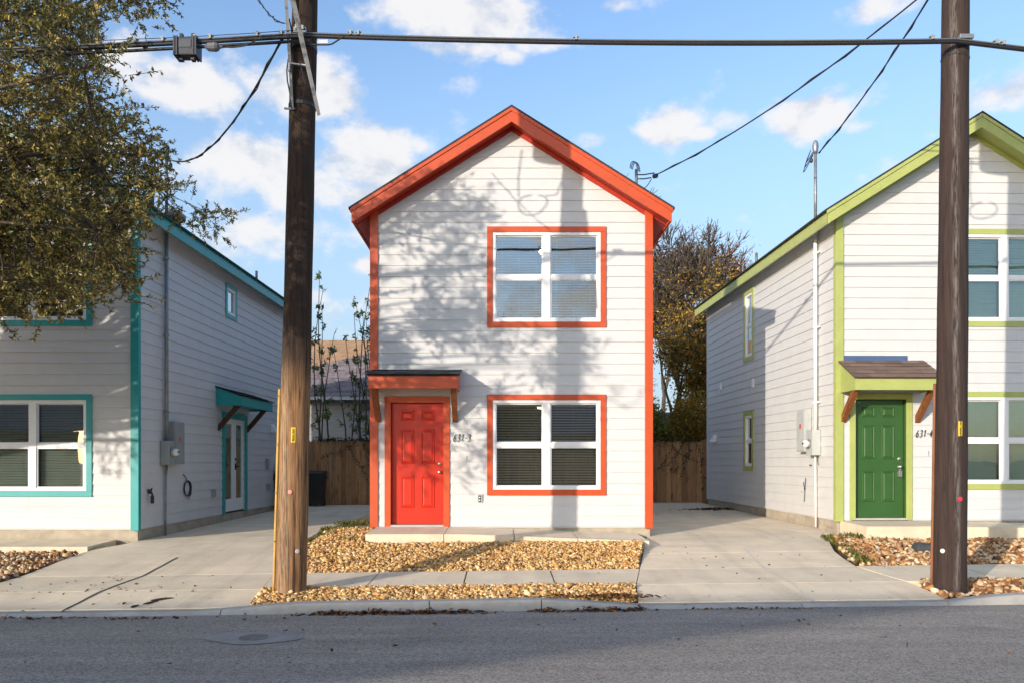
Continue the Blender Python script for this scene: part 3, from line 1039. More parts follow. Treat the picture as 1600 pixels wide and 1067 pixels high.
        v = MB(); front.box(v, -.755, -.745, 1.10, 1.19, .012, .022); v.build('doorbell_wire', GREYBOX, root)
    # --- roof
    ov, ev = .30, 2.66
    deck = MB()
    for sx in (-1, 1):
        pts = [(0, -ov - .02, PK), (sx * (ev + .015), -ov - .02, PK - SL * (ev + .015)), (sx * (ev + .015), DEPTH + .3, PK - SL * (ev + .015)), (0, DEPTH + .3, PK)]
        lo = [(p[0], p[1], p[2] - .032) for p in pts]
        if sx < 0: pts, lo = pts[::-1], lo[::-1]
        deck.hexa(lo + pts)
    rf = deck.build('roof', SHINGLE_DK, root)
    for sx in (-1, 1):
        # rake board, mould strip, soffit, eave fascia
        def rake(y0, y1, d0, d1, xe, nm, m):
            mb = MB()
            P = lambda x, d, y: (sx * x, y, PK - SL * x - d)
            a = [P(0, d1, y0), P(xe, d1, y0), P(xe, d1, y1), P(0, d1, y1), P(0, d0, y0), P(xe, d0, y0), P(xe, d0, y1), P(0, d0, y1)]
            if sx < 0: a = [a[1], a[0], a[3], a[2], a[5], a[4], a[7], a[6]]
            mb.hexa(a)
            return mb.build(nm, m, rf, bevel=.003)
        rake(-ov, -ov + .035, .033, TH, ev - .03, 'rake_board', trim)
        rake(-ov - .016, -ov - .001, .0335, .095, ev - .01, 'shingle_mould', trim)
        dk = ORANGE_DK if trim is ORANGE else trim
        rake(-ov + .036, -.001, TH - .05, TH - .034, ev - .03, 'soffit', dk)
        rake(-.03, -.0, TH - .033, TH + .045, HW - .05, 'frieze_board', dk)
        e = MB()
        x0, x1 = sorted((sx * (ev - .03), sx * (ev - .065)))
        e.box((x0, -ov + .001, PK - SL * ev - TH + .03), (x1, DEPTH + .28, PK - SL * ev - .015))
        e.build('eave_fascia', trim, rf)
        s = MB()
        P = lambda x, y: (sx * x, y, PK - SL * x - TH + .02)
        a = [P(HW - .05, 0.0), P(ev - .066, 0.0), P(ev - .066, DEPTH + .28), P(HW - .05, DEPTH + .28)]
        b = [(p[0], p[1], p[2] + .015) for p in a]
        if sx < 0: a, b = a[::-1], b[::-1]
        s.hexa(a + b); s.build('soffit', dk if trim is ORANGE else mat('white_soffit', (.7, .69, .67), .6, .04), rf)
    return root, frames, rf


def roof_vents(rf, items):
    for (x, y, r_, h, kind) in items:
        z = PK - SL * abs(x)
        mb = MB()
        if kind == 'pipe': mb.lathe((x, y, z - .05), (0, 0, 1), [(0, r_), (h, r_)], 10)
        else: mb.lathe((x, y, z - .02), (0, 0, 1), [(0, r_ * .6), (.1, r_ * .6), (.1, r_), (.2, r_ * 1.05), (.28, r_ * .5), (.3, .01)], 14)
        mb.build('roof_vent', mat('grey_vent_metal', (.22, .22, .23), .5, .1, metal=.4), rf, smooth=True)


ZB_C, ZB_T, ZB_G = .514, .50, .60
HG = 'narrow two-storey houses along the street'
hc, fc, rfc = make_house('house', 'white two-storey house with orange-red trim and bright red front door, 631-3', HG, (.152, 0, ZB_C), 0, ORANGE, REDDOOR, GLASS,
    dict(front_door=True, sides=('right', 'left'), aw=(2.265, 2.475, 2.625), aw_shingle=SHINGLE_DK, number='631-3', tilt=30))
ht, ft_, rft = make_house('house', 'white two-storey house with teal trim, half behind the oak tree', HG, (-8.35, -.20, ZB_T), -.0207, TEAL, REDDOOR, GLASS_DARK,
    dict(front_door=False, sides=('right',), right_openings=[(3.70, 4.90, -1, 2.05), (3.82, 4.36, 4.26, 4.84)], tilt=48, corner_ret=.05))
hg, fg, rfg = make_house('house', 'white two-storey house with lime-green trim and dark green front door, 631-4', HG, (8.12, .41, ZB_G), .0165, LIME, GREENDOOR, GLASS_GREEN,
    dict(front_door=True, sides=('left',), left_openings=[(-4.72, -4.21, .9, 2.07), (-4.72, -4.21, 3.42, 4.85)], aw=(2.19, 2.39, 2.745), aw_shingle=SHINGLE_BR,
         number='631-4', tilt=66, lockbox=True, flash=True))

# teal house side
fr = ft_['right']
casing(fr, ht, 'door_casing', 3.58, 5.02, -.02, 2.16, .11, TEAL, sides='lrt', proud=.05)
pd = bpy.data.objects.new('patio_door', None); link(pd, ht)
for (a0, a1) in ((3.70, 4.295), (4.305, 4.90)):
    d = MB()
    for q in ((a0, a0 + .11, .03, 2.04), (a1 - .11, a1, .03, 2.04), (a0 + .11, a1 - .11, .03, .30), (a0 + .11, a1 - .11, 1.92, 2.04)): fr.box(d, *q, -.04, .0)
    d.build('door_leaf', WHITEPLASTIC, pd, bevel=.003)
    p_ = MB(); p_.add([fr.p(a0 + .11, .30, -.02), fr.p(a1 - .11, .30, -.02), fr.p(a1 - .11, 1.92, -.02), fr.p(a0 + .11, 1.92, -.02)], [(0, 1, 2, 3)]); p_.build('pane', GLASS_GREEN, pd)
    bl = MB(); zz = 1.9
    while zz > .32:
        fr.box(bl, a0 + .115, a1 - .115, zz, zz + .022, -.05, -.045); zz -= .025
    tag(bl.build('blind', BLIND, pd), kind='stuff')
h_ = MB(); h_.tube([fr.p(4.37, 1.0, .0), fr.p(4.37, 1.0, .06), fr.p(4.47, 1.0, .06)], .012, 6); fr.box(h_, 4.34, 4.40, .93, 1.07, .0, .01); h_.lathe(fr.p(4.37, 1.16, 0), fr.n, [(0, .028), (.02, .026), (.022, .001)], 12)
h_.build('door_handle', INK, pd)
window(ht, fr, 3.76, 4.42, 4.19, 4.92, TEAL, GLASS, 1, .085, tilt=70, rows_=1)
awning(ht, fr, 3.24, 5.22, 2.265, 2.47, 2.66, TEAL, SHINGLE_DK, (3.38, 5.03), CEDAR_DK, proj=.56)
meter_set(ht, fr, (1.02, 1.42, 1.06, 1.82), (.74, 1.0, 1.05, 1.47), 1.27, .86, 6.45, -.32, GREYBOX, GALV)
hb = MB(); hb.tube([fr.p(.3, .58, .0), fr.p(.3, .58, .08), fr.p(.3, .5, .1)], .018, 8); hb.lathe(fr.p(.3, .40, .09), (0, 0, 1), [(0, .03), (.12, .032), (.13, .02)], 10); fr.box(hb, .24, .36, .60, .64, .04, .06); hb.tube([fr.p(.3, .58, .05), fr.p(.36, .66, .06)], .012, 6)
hb.build('hose_tap', BLACKPLASTIC, ht)
cb = MB()
for q in range(3):
    pts = [fr.p(1.80 + (.135 + .008 * q) * math.cos(t) + .004 * q, .60 + (.135 + .006 * q) * math.sin(t), .03 + .01 * q) for t in np.linspace(0, 2 * math.pi, 25)]
    cb.tube(pts, .008, 5)
cb.tube([fr.p(1.80, .74, .03), fr.p(1.72, .82, .04), fr.p(1.66, .87, .02)], .008, 5); cb.tube([fr.p(1.93, .6, .04), fr.p(1.95, .5, .05), fr.p(1.86, .40, .04)], .007, 5)
cb.build('coiled_cable', BLACKMETAL, ht)
for (a, k, w, h) in ((3.05, .46, .12, .15), (6.45, 1.05, .12, .26), (6.5, .48, .12, .16)):
    b = MB(); fr.box(b, a - w / 2, a + w / 2, k - h / 2, k + h / 2, .01, .07); b.build('utility_box', GREYBOX, ht, bevel=.005)


def hood(house, fr, a, k, s=.1):
    b = MB(); b.hexa([fr.p(a - s, k - s, .02), fr.p(a + s, k - s, .02), fr.p(a + s, k - s, .02), fr.p(a - s, k - s, .02), fr.p(a - s, k + s, .02), fr.p(a + s, k + s, .02), fr.p(a + s, k + s, .02), fr.p(a - s, k + s, .02)][:0] or
                 [fr.p(a - s, k - s, .17), fr.p(a + s, k - s, .17), fr.p(a + s, k - s, .01), fr.p(a - s, k - s, .01), fr.p(a - s * .7, k + s, .05), fr.p(a + s * .7, k + s, .05), fr.p(a + s * .7, k + s, .01), fr.p(a - s * .7, k + s, .01)])
    b.build('vent_hood', WHITEPLASTIC, house, bevel=.01)


hood(ht, fr, 6.85, 1.95)
roof_vents(rft, [(1.9, 1.4, .05, .5, 'pipe'), (1.6, 3.0, .22, .3, 'cap'), (2.2, 6.2, .03, .26, 'pipe')])

# lime house side
fr = fg['left']
for (q0, q1) in ((.80, 2.17), (3.32, 4.95)):
    w_ = window(hg, fr, -4.82, -4.13, q0, q1, LIME, GLASS_DARK, 1, .10, blind=q0 > 3, tilt=58)
meter_set(hg, fr, (-1.35, -.98, 1.19, 1.98), (-.86, -.58, 1.12, 1.58), 1.33, -.68, 6.60, -.18, mat('pale_grey_meter_box', (.42, .44, .43), .5, .08), WHITEPLASTIC)
hood(hg, fr, -7.1, 1.62)
for (a, k) in ((-6.6, 2.95), (-4.15, 2.78)):
    b = MB(); fr.box(b, a - .05, a + .05, k - .1, k + .1, .01, .05); b.build('utility_box', WHITEPLASTIC, hg, bevel=.005)
sc_ = MB(); fr.box(sc_, -1.02, -.98, .93, .95, .015, .05); sc_.tube([fr.p(-1.33, .62, .03), fr.p(-1.25, .45, .04), fr.p(-1.2, .70, .04), fr.p(-1.3, .25, .03)], .006, 4); sc_.tube([fr.p(-1.42, .42, .02), fr.p(-1.38, .44, .05)], .006, 4)
sc_.build('loose_wire', BLACKMETAL, hg)
roof_vents(rfg, [(-1.9, 5.3, .03, .34, 'pipe'), (-1.9, 6.3, .022, .26, 'pipe')])

# orange house mast on its right flank
fr = fc['right']
p = MB(); p.tube([fr.p(1.95, 3.2, .085), fr.p(1.95, 6.72, .085)], .03, 10); mst = p.build('service_mast', GALV, hc, smooth=True)
p = MB()
for q in range(3):
    pts = [fr.p(1.95, 6.72, .085) + Vector((-.07 + .14 * (1 - math.cos(t)) / 2 - .03 * q, -.03 * q, .16 * math.sin(t) - .05 * t / math.pi)) for t in np.linspace(0, math.pi, 12)]
    p.tube(pts, .009, 5)
p.tube([fr.p(1.95, 6.62, .11), fr.p(1.9, 6.60, .22), fr.p(1.86, 6.62, .42)], .012, 6); p.tube([fr.p(1.95, 6.54, .11), fr.p(1.9, 6.52, .22), fr.p(1.86, 6.53, .36)], .012, 6)
p.tube([fr.p(1.95, 6.42, .1) + Vector((.28 * t, 0, -.12 * math.sin(math.pi * t) + .12 * t)) for t in np.linspace(0, 1, 10)], .008, 5)
p.lathe(fr.p(1.86, 6.55, .38), (1, 0, .2), [(0, .02), (.02, .045), (.09, .045), (.11, .02)], 8)
p.build('drip_loop', BLACKMETAL, mst)

# indoor ceiling lamps seen lit through the panes
LAMP = bpy.data.materials.new('lit_lamp'); LAMP.use_nodes = True
LAMP.node_tree.nodes['Principled BSDF'].inputs['Emission Color'].default_value = (1, .82, .5, 1)
LAMP.node_tree.nodes['Principled BSDF'].inputs['Emission Strength'].default_value = 9
for (x, y, z) in ((.62, 1.2, 4.92), (.60, 1.3, 2.08)):
    lm = MB(); lm.lathe((x, y, z), (0, 0, 1), [(-.035, .01), (-.02, .09), (.02, .11), (.03, .01)], 16)
    l_ = lm.build('ceiling_lamp', LAMP, hc, smooth=True)
    st = MB(); st.tube([(x, y, z + .03), (x, y, z + (.27 if z > 3 else .36))], .01, 6); st.build('lamp_stem', BRASS, l_)

# porch slabs
def porch(name, label, cuts, y0, y1, ztop, parent_dx=0):
    rt = empty(name, (0, 0, 0)); tag(rt, label, kind='structure')
    for a, b in zip(cuts[:-1], cuts[1:]):
        m = MB(); rows = []
        for j in range(3):
            y = y0 + (y1 - y0) * j / 2
            rows.append([(a + .006 + (b - a - .012) * i / 3, y + .0, ztop(a + (b - a) * i / 3, j / 2)) for i in range(4)])
        m.slab(rows, .34); m.build('slab', CONCRETE, rt)


porch('walkway', 'concrete stoop in front of the red door', [-2.11, -.90, .18, 1.16, 2.26], -1.12, -.035, lambda x, j: .49 - .105 * max(0, min(1, (x + .6) / 2.8)) + .02 * j)
porch('walkway', 'concrete stoop in front of the green door', [5.83, 7.45, 8.7, 10.6], -.60, .37, lambda x, j: .565 - .05 * max(0, min(1, (x - 7) / 3)) + .015 * j)
porch('walkway', 'concrete walkway below the teal framed window', [-12.4, -9.8, -8.1, -6.35], -1.15, -.27, lambda x, j: .30 + .02 * j)

# ------------------------------------------------------------------ gravel beds
def ico(sub):
    import bmesh
    bm = bmesh.new(); bmesh.ops.create_icosphere(bm, subdivisions=sub, radius=1)
    v = np.array([p.co[:] for p in bm.verts]); f = np.array([[q.index for q in p.verts] for p in bm.faces]); bm.free()
    return v, f


ICO1, ICOF1 = ico(2)[0], ico(2)[1]
ICO0, ICOF0 = ico(1)[0], ico(1)[1]
STONE = palette_mat('river_stones', [lin(214, 170, 108), lin(192, 146, 88), lin(222, 184, 126), lin(168, 122, 70), lin(206, 160, 96), lin(216, 176, 118), lin(146, 104, 62), lin(196, 160, 114), lin(228, 200, 152), lin(184, 138, 80)], .7, .22, .004, 70)
STONE_R = palette_mat('brown_river_stones', [lin(186, 142, 96), lin(160, 112, 68), lin(206, 176, 138), lin(128, 84, 48), lin(176, 128, 80), lin(198, 166, 124), lin(108, 72, 44), lin(170, 146, 118), lin(212, 194, 164), lin(146, 100, 60)], .65, .22, .004, 70)


def inside(poly, x, y):
    c = False; n = len(poly); j = n - 1
    for i in range(n):
        xi, yi = poly[i]; xj, yj = poly[j]
        if (yi > y) != (yj > y) and x < (xj - xi) * (y - yi) / (yj - yi) + xi: c = not c
        j = i
    return c


def scatter(poly, dens, r):
    a = np.array(poly); lo, hi = a.min(0), a.max(0)
    n = int((hi[0] - lo[0]) * (hi[1] - lo[1]) * dens)
    pts = r.random((n, 2)) * (hi - lo) + lo
    return np.array([p for p in pts if inside(poly, p[0], p[1])])


def gravel(name, label, polys, dens, size, m, lift=lambda x, y: 0.0, seed=1, fine=True, smooth=True):
    r = np.random.default_rng(seed)
    V, Fc = (ICO1, ICOF1) if fine else (ICO0, ICOF0)
    P = np.concatenate([scatter(p, dens, r) for p in polys])
    n = len(P)
    vs = np.empty((n, len(V), 3)); 
    for i in range(n):
        s = size * np.exp(r.normal(0, .36))
        ax = np.array([1.0, r.uniform(.65, .95), r.uniform(.5, .8)])
        k1 = r.normal(size=3); k2 = r.normal(size=3)
        d = 1 + .20 * np.sin(2.2 * (V @ k1) + r.random() * 6) + .10 * np.sin(3.4 * (V @ k2))
        # flatten a facet or two so that they read as broken rock
        q = V * d[:, None]
        for _ in range(5):
            nn = r.normal(size=3); nn /= np.linalg.norm(nn); h = q @ nn
            q = q - np.outer(np.maximum(h - .62, 0) * .9, nn)
        q = q * ax * s * .5
        a, b, c = r.random() * 6.28, r.normal(0, .35), r.normal(0, .35)
        ca, sa = math.cos(a), math.sin(a)
        Rz = np.array([[ca, -sa, 0], [sa, ca, 0], [0, 0, 1]])
        Rx = np.array([[1, 0, 0], [0, math.cos(b), -math.sin(b)], [0, math.sin(b), math.cos(b)]])
        Ry = np.array([[math.cos(c), 0, math.sin(c)], [0, 1, 0], [-math.sin(c), 0, math.cos(c)]])
        q = q @ (Rz @ Rx @ Ry).T
        x, y = P[i]
        q += (x, y, gz(x, y) + lift(x, y) + r.uniform(-.012, .024))
        vs[i] = q
    fs = (Fc[None] + (np.arange(n) * len(V))[:, None, None]).reshape(-1, 3)
    o = bpy.data.objects.new(name, np_mesh(name, vs.reshape(-1, 3), fs, m, smooth=smooth)); link(o)
    tag(o, label, 'gravel', 'beds of river stones', 'stuff')
    return o


def bed(ta, tb, xl, xr, n=10):
    L_, R_ = [], []
    for i in range(n + 1):
        t = ta + (tb - ta) * i / n
        a = xl(t) if callable(xl) else xl; b = xr(t) if callable(xr) else xr
        L_.append((a, kerb_y(a) + t)); R_.append((b, kerb_y(b) + t))
    return L_ + R_[::-1]


def berm(x, y):
    # rises against the stoop and along the left flank of the orange house
    t = y - kerb_y(x)
    v = .10 * min(max((t - 2.1) / 1.3, 0), 1)
    if x < -1.9: v += .10 * min(max((y + 1.6) / 1.6, 0), 1) * min(max((x + 3.2) / .5, 0), 1)
    return v


def soil_bed(name, poly_rows, lift, label):
    mb = MB(); rows = []
    for row in poly_rows: rows.append([(x, y, gz(x, y) + lift(x, y) - .004) for x, y in row])
    mb.grid(rows); tag(mb.build(name, SOIL), label, kind='structure')


def bed_rows(ta, tb, xl, xr, nt=10, nx=14):
    rows = []
    for i in range(nt + 1):
        t = ta + (tb - ta) * i / nt
        a = xl(t) if callable(xl) else xl; b = xr(t) if callable(xr) else xr
        rows.append([(a + (b - a) * j / nx, kerb_y(a + (b - a) * j / nx) + t) for j in range(nx + 1)])
    return rows


soil_bed('soil_bed', bed_rows(2.06, 3.62, lambda t: DR_L(t) + .01, lambda t: DL_R(t) - .01), berm, 'brown soil under the middle gravel bed')
soil_bed('soil_bed', bed_rows(3.6, 8.2, lambda t: DR_L(t) + .01, -2.1), berm, 'brown soil strip beside the orange trimmed house')
gravel('gravel', 'tan river stones below the stoop of the red door house',
       [bed(2.08, 3.60, lambda t: DR_L(t) + .05, lambda t: DL_R(t) - .03), bed(3.6, 4.7, lambda t: DR_L(t) + .22, -2.13)], 1900, .042, STONE, berm, 3, False, False)
gravel('gravel', 'tan river stones in the strip between kerb and sidewalk below the red door house', [bed(.17, .93, lambda t: DR_L(t) + .03, lambda t: DL_R(t) - .02)], 2200, .041, STONE, lambda x, y: .01 if kerb_y(x) + .3 > y else .02, 4, False, False)
gravel('gravel', 'rounded brown stones below the stoop of the green door house', [bed(2.08, 3.9, lambda t: DR_R(t) + .10, 10.4)], 560, .064, STONE_R, lambda x, y: .05 * min(max((y - kerb_y(x) - 2.1) / 1.2, 0), 1), 5)
gravel('gravel', 'rounded brown stones between kerb and sidewalk round the right power pole', [bed(.17, .94, lambda t: DR_R(t) + .02 + .10 * min(1, max(0, (t - .5) / .4)), 10.4)], 640, .066, STONE_R, lambda x, y: .02, 6)
gravel('gravel', 'brown stones left of the left driveway', [bed(1.0, 3.75, -9.6, lambda t: DL_L(t) - .05)], 420, .062, STONE_R, lambda x, y: .02, 8, fine=False)

# ------------------------------------------------------------------ leaves, grass
def leaf_mesh(name, C, D, size, mat_, width=.36, seed=0, nvec=None):
    """leaf blades: C centres (n,3), D directions (n,3), size (n)"""
    r = np.random.default_rng(seed)
    n = len(C)
    D = D / (np.linalg.norm(D, axis=1, keepdims=True) + 1e-9)
    nv = r.normal(size=(n, 3)) if nvec is None else nvec
    S = np.cross(D, nv); S /= (np.linalg.norm(S, axis=1, keepdims=True) + 1e-9)
    Nn = np.cross(S, D)
    s = np.asarray(size)[:, None]
    w = s * width * r.uniform(.8, 1.2, (n, 1))
    base = C - D * s * .5; tip = C + D * s * .5 - Nn * s * .10
    mid = C + D * s * .02
    l_ = mid + S * w * .5 + Nn * s * .10; r_ = mid - S * w * .5 + Nn * s * .10
    vs = np.stack([base, r_, tip, l_], 1).reshape(-1, 3)
    i = np.arange(n)[:, None] * 4
    fs = np.concatenate([i + [0, 1, 2], i + [0, 2, 3]], 1).reshape(-1, 3)
    return np_mesh(name, vs, fs, mat_)


def grass(name, label, spots, h, seed):
    r = np.random.default_rng(seed)
    C, D, S = [], [], []
    for (x, y, rad, n, lift) in spots:
        for _ in range(n):
            a, q = r.random() * 6.28, rad * math.sqrt(r.random())
            px, py = x + q * math.cos(a), y + q * math.sin(a) * .8
            hh = h * r.uniform(.5, 1.2)
            d = np.array([r.normal(0, .45), r.normal(0, .45), 1.0])
            C.append((px, py, gz(px, py) + lift + hh * .4)); D.append(d); S.append(hh)
    me = leaf_mesh(name, np.array(C), np.array(D), np.array(S), GRASS, .10, seed)
    o = bpy.data.objects.new(name, me); link(o); tag(o, label, 'grass', None, 'stuff')


GRASS = palette_mat('grass_blades', [lin(92, 108, 40), lin(120, 120, 52), lin(150, 136, 76), lin(70, 92, 34)], .7, .2, trans=.3)
grass('grass', 'short green grass tufts beside the stoop and the left driveway edge', [(-2.72, -.15, .3, 330, .14), (-2.6, .5, .35, 260, .18), (-2.95, -1.2, .22, 300, .04), (-2.98, -.85, .2, 160, .07), (-2.75, -.55, .25, 160, .12), (-3.0, -1.6, .15, 90, .02), (-2.35, -1.0, .2, 110, .10)], .10, 3)
grass('grass', 'weedy grass along the right driveway edge below the lime house', [(4.97 + .035 * i + .10, -2.15 + .23 * i, .13, 85, .02) for i in range(9)] + [(5.7, -.42, .22, 160, .06), (6.0, -.6, .16, 60, .05)], .085, 5)

LITTER = palette_mat('dry_leaves', [lin(112, 72, 38), lin(84, 54, 32), lin(140, 98, 56), lin(66, 44, 30)], .8, .2)


def litter(name, label, spots, seed, size=.06):
    r = np.random.default_rng(seed)
    C, D, S, Nv = [], [], [], []
    for (x, y, rx, ry, n, top, z0) in spots:
        for _ in range(n):
            px, py = x + r.normal(0, rx), y + r.normal(0, ry)
            z = (gz(px, py) if z0 is None else z0) + .016 + r.random() * top * math.exp(-((px - x) / rx) ** 2 - ((py - y) / ry) ** 2)
            C.append((px, py, z)); D.append((r.normal(), r.normal(), r.normal(0, .3))); S.append(size * r.uniform(.6, 1.3)); Nv.append((r.normal(0, .5), r.normal(0, .5), 1))
    o = bpy.data.objects.new(name, leaf_mesh(name, np.array(C), np.array(D), np.array(S), LITTER, .5, seed, np.array(Nv))); link(o)
    tag(o, label, 'dry leaves', None, 'stuff')


x, y = road_pt(1121, 796)
litter('dry_leaves', 'heap of brown leaves on the shaded end of the right driveway', [(x, y, .38, .16, 420, .05, None)], 1, .075)
kx = [(-1.75, .22), (-1.35, .28), (-.75, .16), (-.45, .2), (-1.05, .2), (.45, .12), (1.15, .14), (1.45, .1), (.9, .12)]
litter('dry_leaves', 'dead leaves gathered in the gutter along the kerb', [(x_, kerb_y(x_) - .05, w_, .035, int(420 * w_), .05, -.01) for x_, w_ in kx] + [(2.6, kerb_y(2.6) - .03, .6, .02, 40, .01, -.01), (-5, kerb_y(-5) - .05, 1.2, .03, 120, .015, -.01), (-7, kerb_y(-7) - .05, .8, .03, 50, .01, -.01)], 2, .06)
litter('dry_leaves', 'dead leaves caught at the kerb end of the gravel strip', [(1.25, kerb_y(1.25) + .2, .22, .06, 160, .03, .10), (.6, kerb_y(.6) + .2, .3, .04, 60, .02, .11)], 6, .06)
tw = [(-4.9 + random.gauss(0, 1.0), -3.9 + random.gauss(0, .5)) for _ in range(60)] + [(3.3 + random.gauss(0, .9), -2.5 + random.gauss(0, 1.2)) for _ in range(30)]
gl = [(random.uniform(-2.6, 1.8), random.uniform(-2.6, -1.3)) for _ in range(45)] + [(random.uniform(5.2, 9.5), random.uniform(-2.2, -.9)) for _ in range(40)]
litter('dry_leaves', 'stray dry leaves lying among the river stones', [(x_, y_, .05, .05, 2, .01, gz(x_, y_) + .10) for x_, y_ in gl], 9, .05)
litter('dry_leaves', 'few scattered dry leaves on the driveways and street', [(x_, y_, .02, .02, 1, 0, None if y_ > kerb_y(x_) else .012) for x_, y_ in tw] + [(random.uniform(-4, 6), random.uniform(-7, -5), .02, .02, 1, 0, .014) for _ in range(40)], 3, .05)
sk = MB()
for (pa, pb) in (((237, 941), (272, 936)), ((204, 952), (216, 948)), ((225, 947), (248, 940)), ((190, 947), (197, 944))):
    a, b = road_pt(*pa), road_pt(*pb)
    pts = [(a[0] + (b[0] - a[0]) * t, a[1] + (b[1] - a[1]) * t + .02 * math.sin(5 * t + pa[0]), gz(a[0], a[1]) + .03) for t in np.linspace(0, 1, 6)]
    sk.tube(pts, [.006, .012, .013, .012, .009, .004], 5)
tag(sk.build('fallen_twig', mat('twig_bark', (.07, .05, .035), .9, .2)), 'broken dark twigs lying on the left driveway apron', 'twigs', None, 'stuff')

# ------------------------------------------------------------------ trees
def tubes_mesh(name, segs, mat_, sides=5):
    """segs: list of (points, radii)"""
    mb = MB()
    for pts, rad in segs: mb.tube(pts, rad, sides if rad[0] > .02 else 3, caps=False)
    return mb.mesh(name, mat_, smooth=True)


def bez(a, b, c, n):
    return [a * (1 - t) ** 2 + b * 2 * t * (1 - t) + c * t * t for t in np.linspace(0, 1, n)]


BARK = mat('grey_brown_bark', (.10, .075, .055), .95, .3, 8., (4, 4, .8), .02, 20., (4, 4, .8))
OAKLEAF = palette_mat('oak_leaves', [lin(136, 130, 64), lin(96, 100, 50), lin(172, 152, 78), lin(118, 100, 52), lin(84, 92, 48), lin(190, 166, 88), lin(202, 176, 102), lin(116, 116, 62)], .5, .25, trans=.3, spec=.4)
VIS = [(-4000, -4000), (262, -4000), (252, 6), (205, 24), (140, 32), (142, 66), (165, 82), (150, 106), (150, 160), (180, 180), (225, 205), (252, 232), (235, 262), (268, 302), (322, 326), (350, 342), (350, 358), (306, 350), (270, 344), (222, 338), (212, 385), (212, 430), (192, 474), (172, 452), (140, 462), (115, 468), (55, 490), (20, 484), (-200, 480), (-4000, 470)]
SHADE = [(545, 318), (600, 345), (650, 305), (715, 292), (768, 335), (764, 500), (880, 505), (905, 545), (985, 570), (1008, 625), (955, 640), (890, 606), (770, 622), (768, 700), (740, 742), (690, 748), (636, 738), (600, 700), (545, 670)]


GAPS = [(622, 432, 34), (615, 488, 36), (685, 568, 34), (735, 572, 34), (645, 600, 26), (800, 585, 36), (700, 700, 26), (705, 452, 26), (850, 545, 24), (930, 590, 22), (670, 380, 24), (610, 395, 22), (735, 640, 24), (640, 535, 22)]


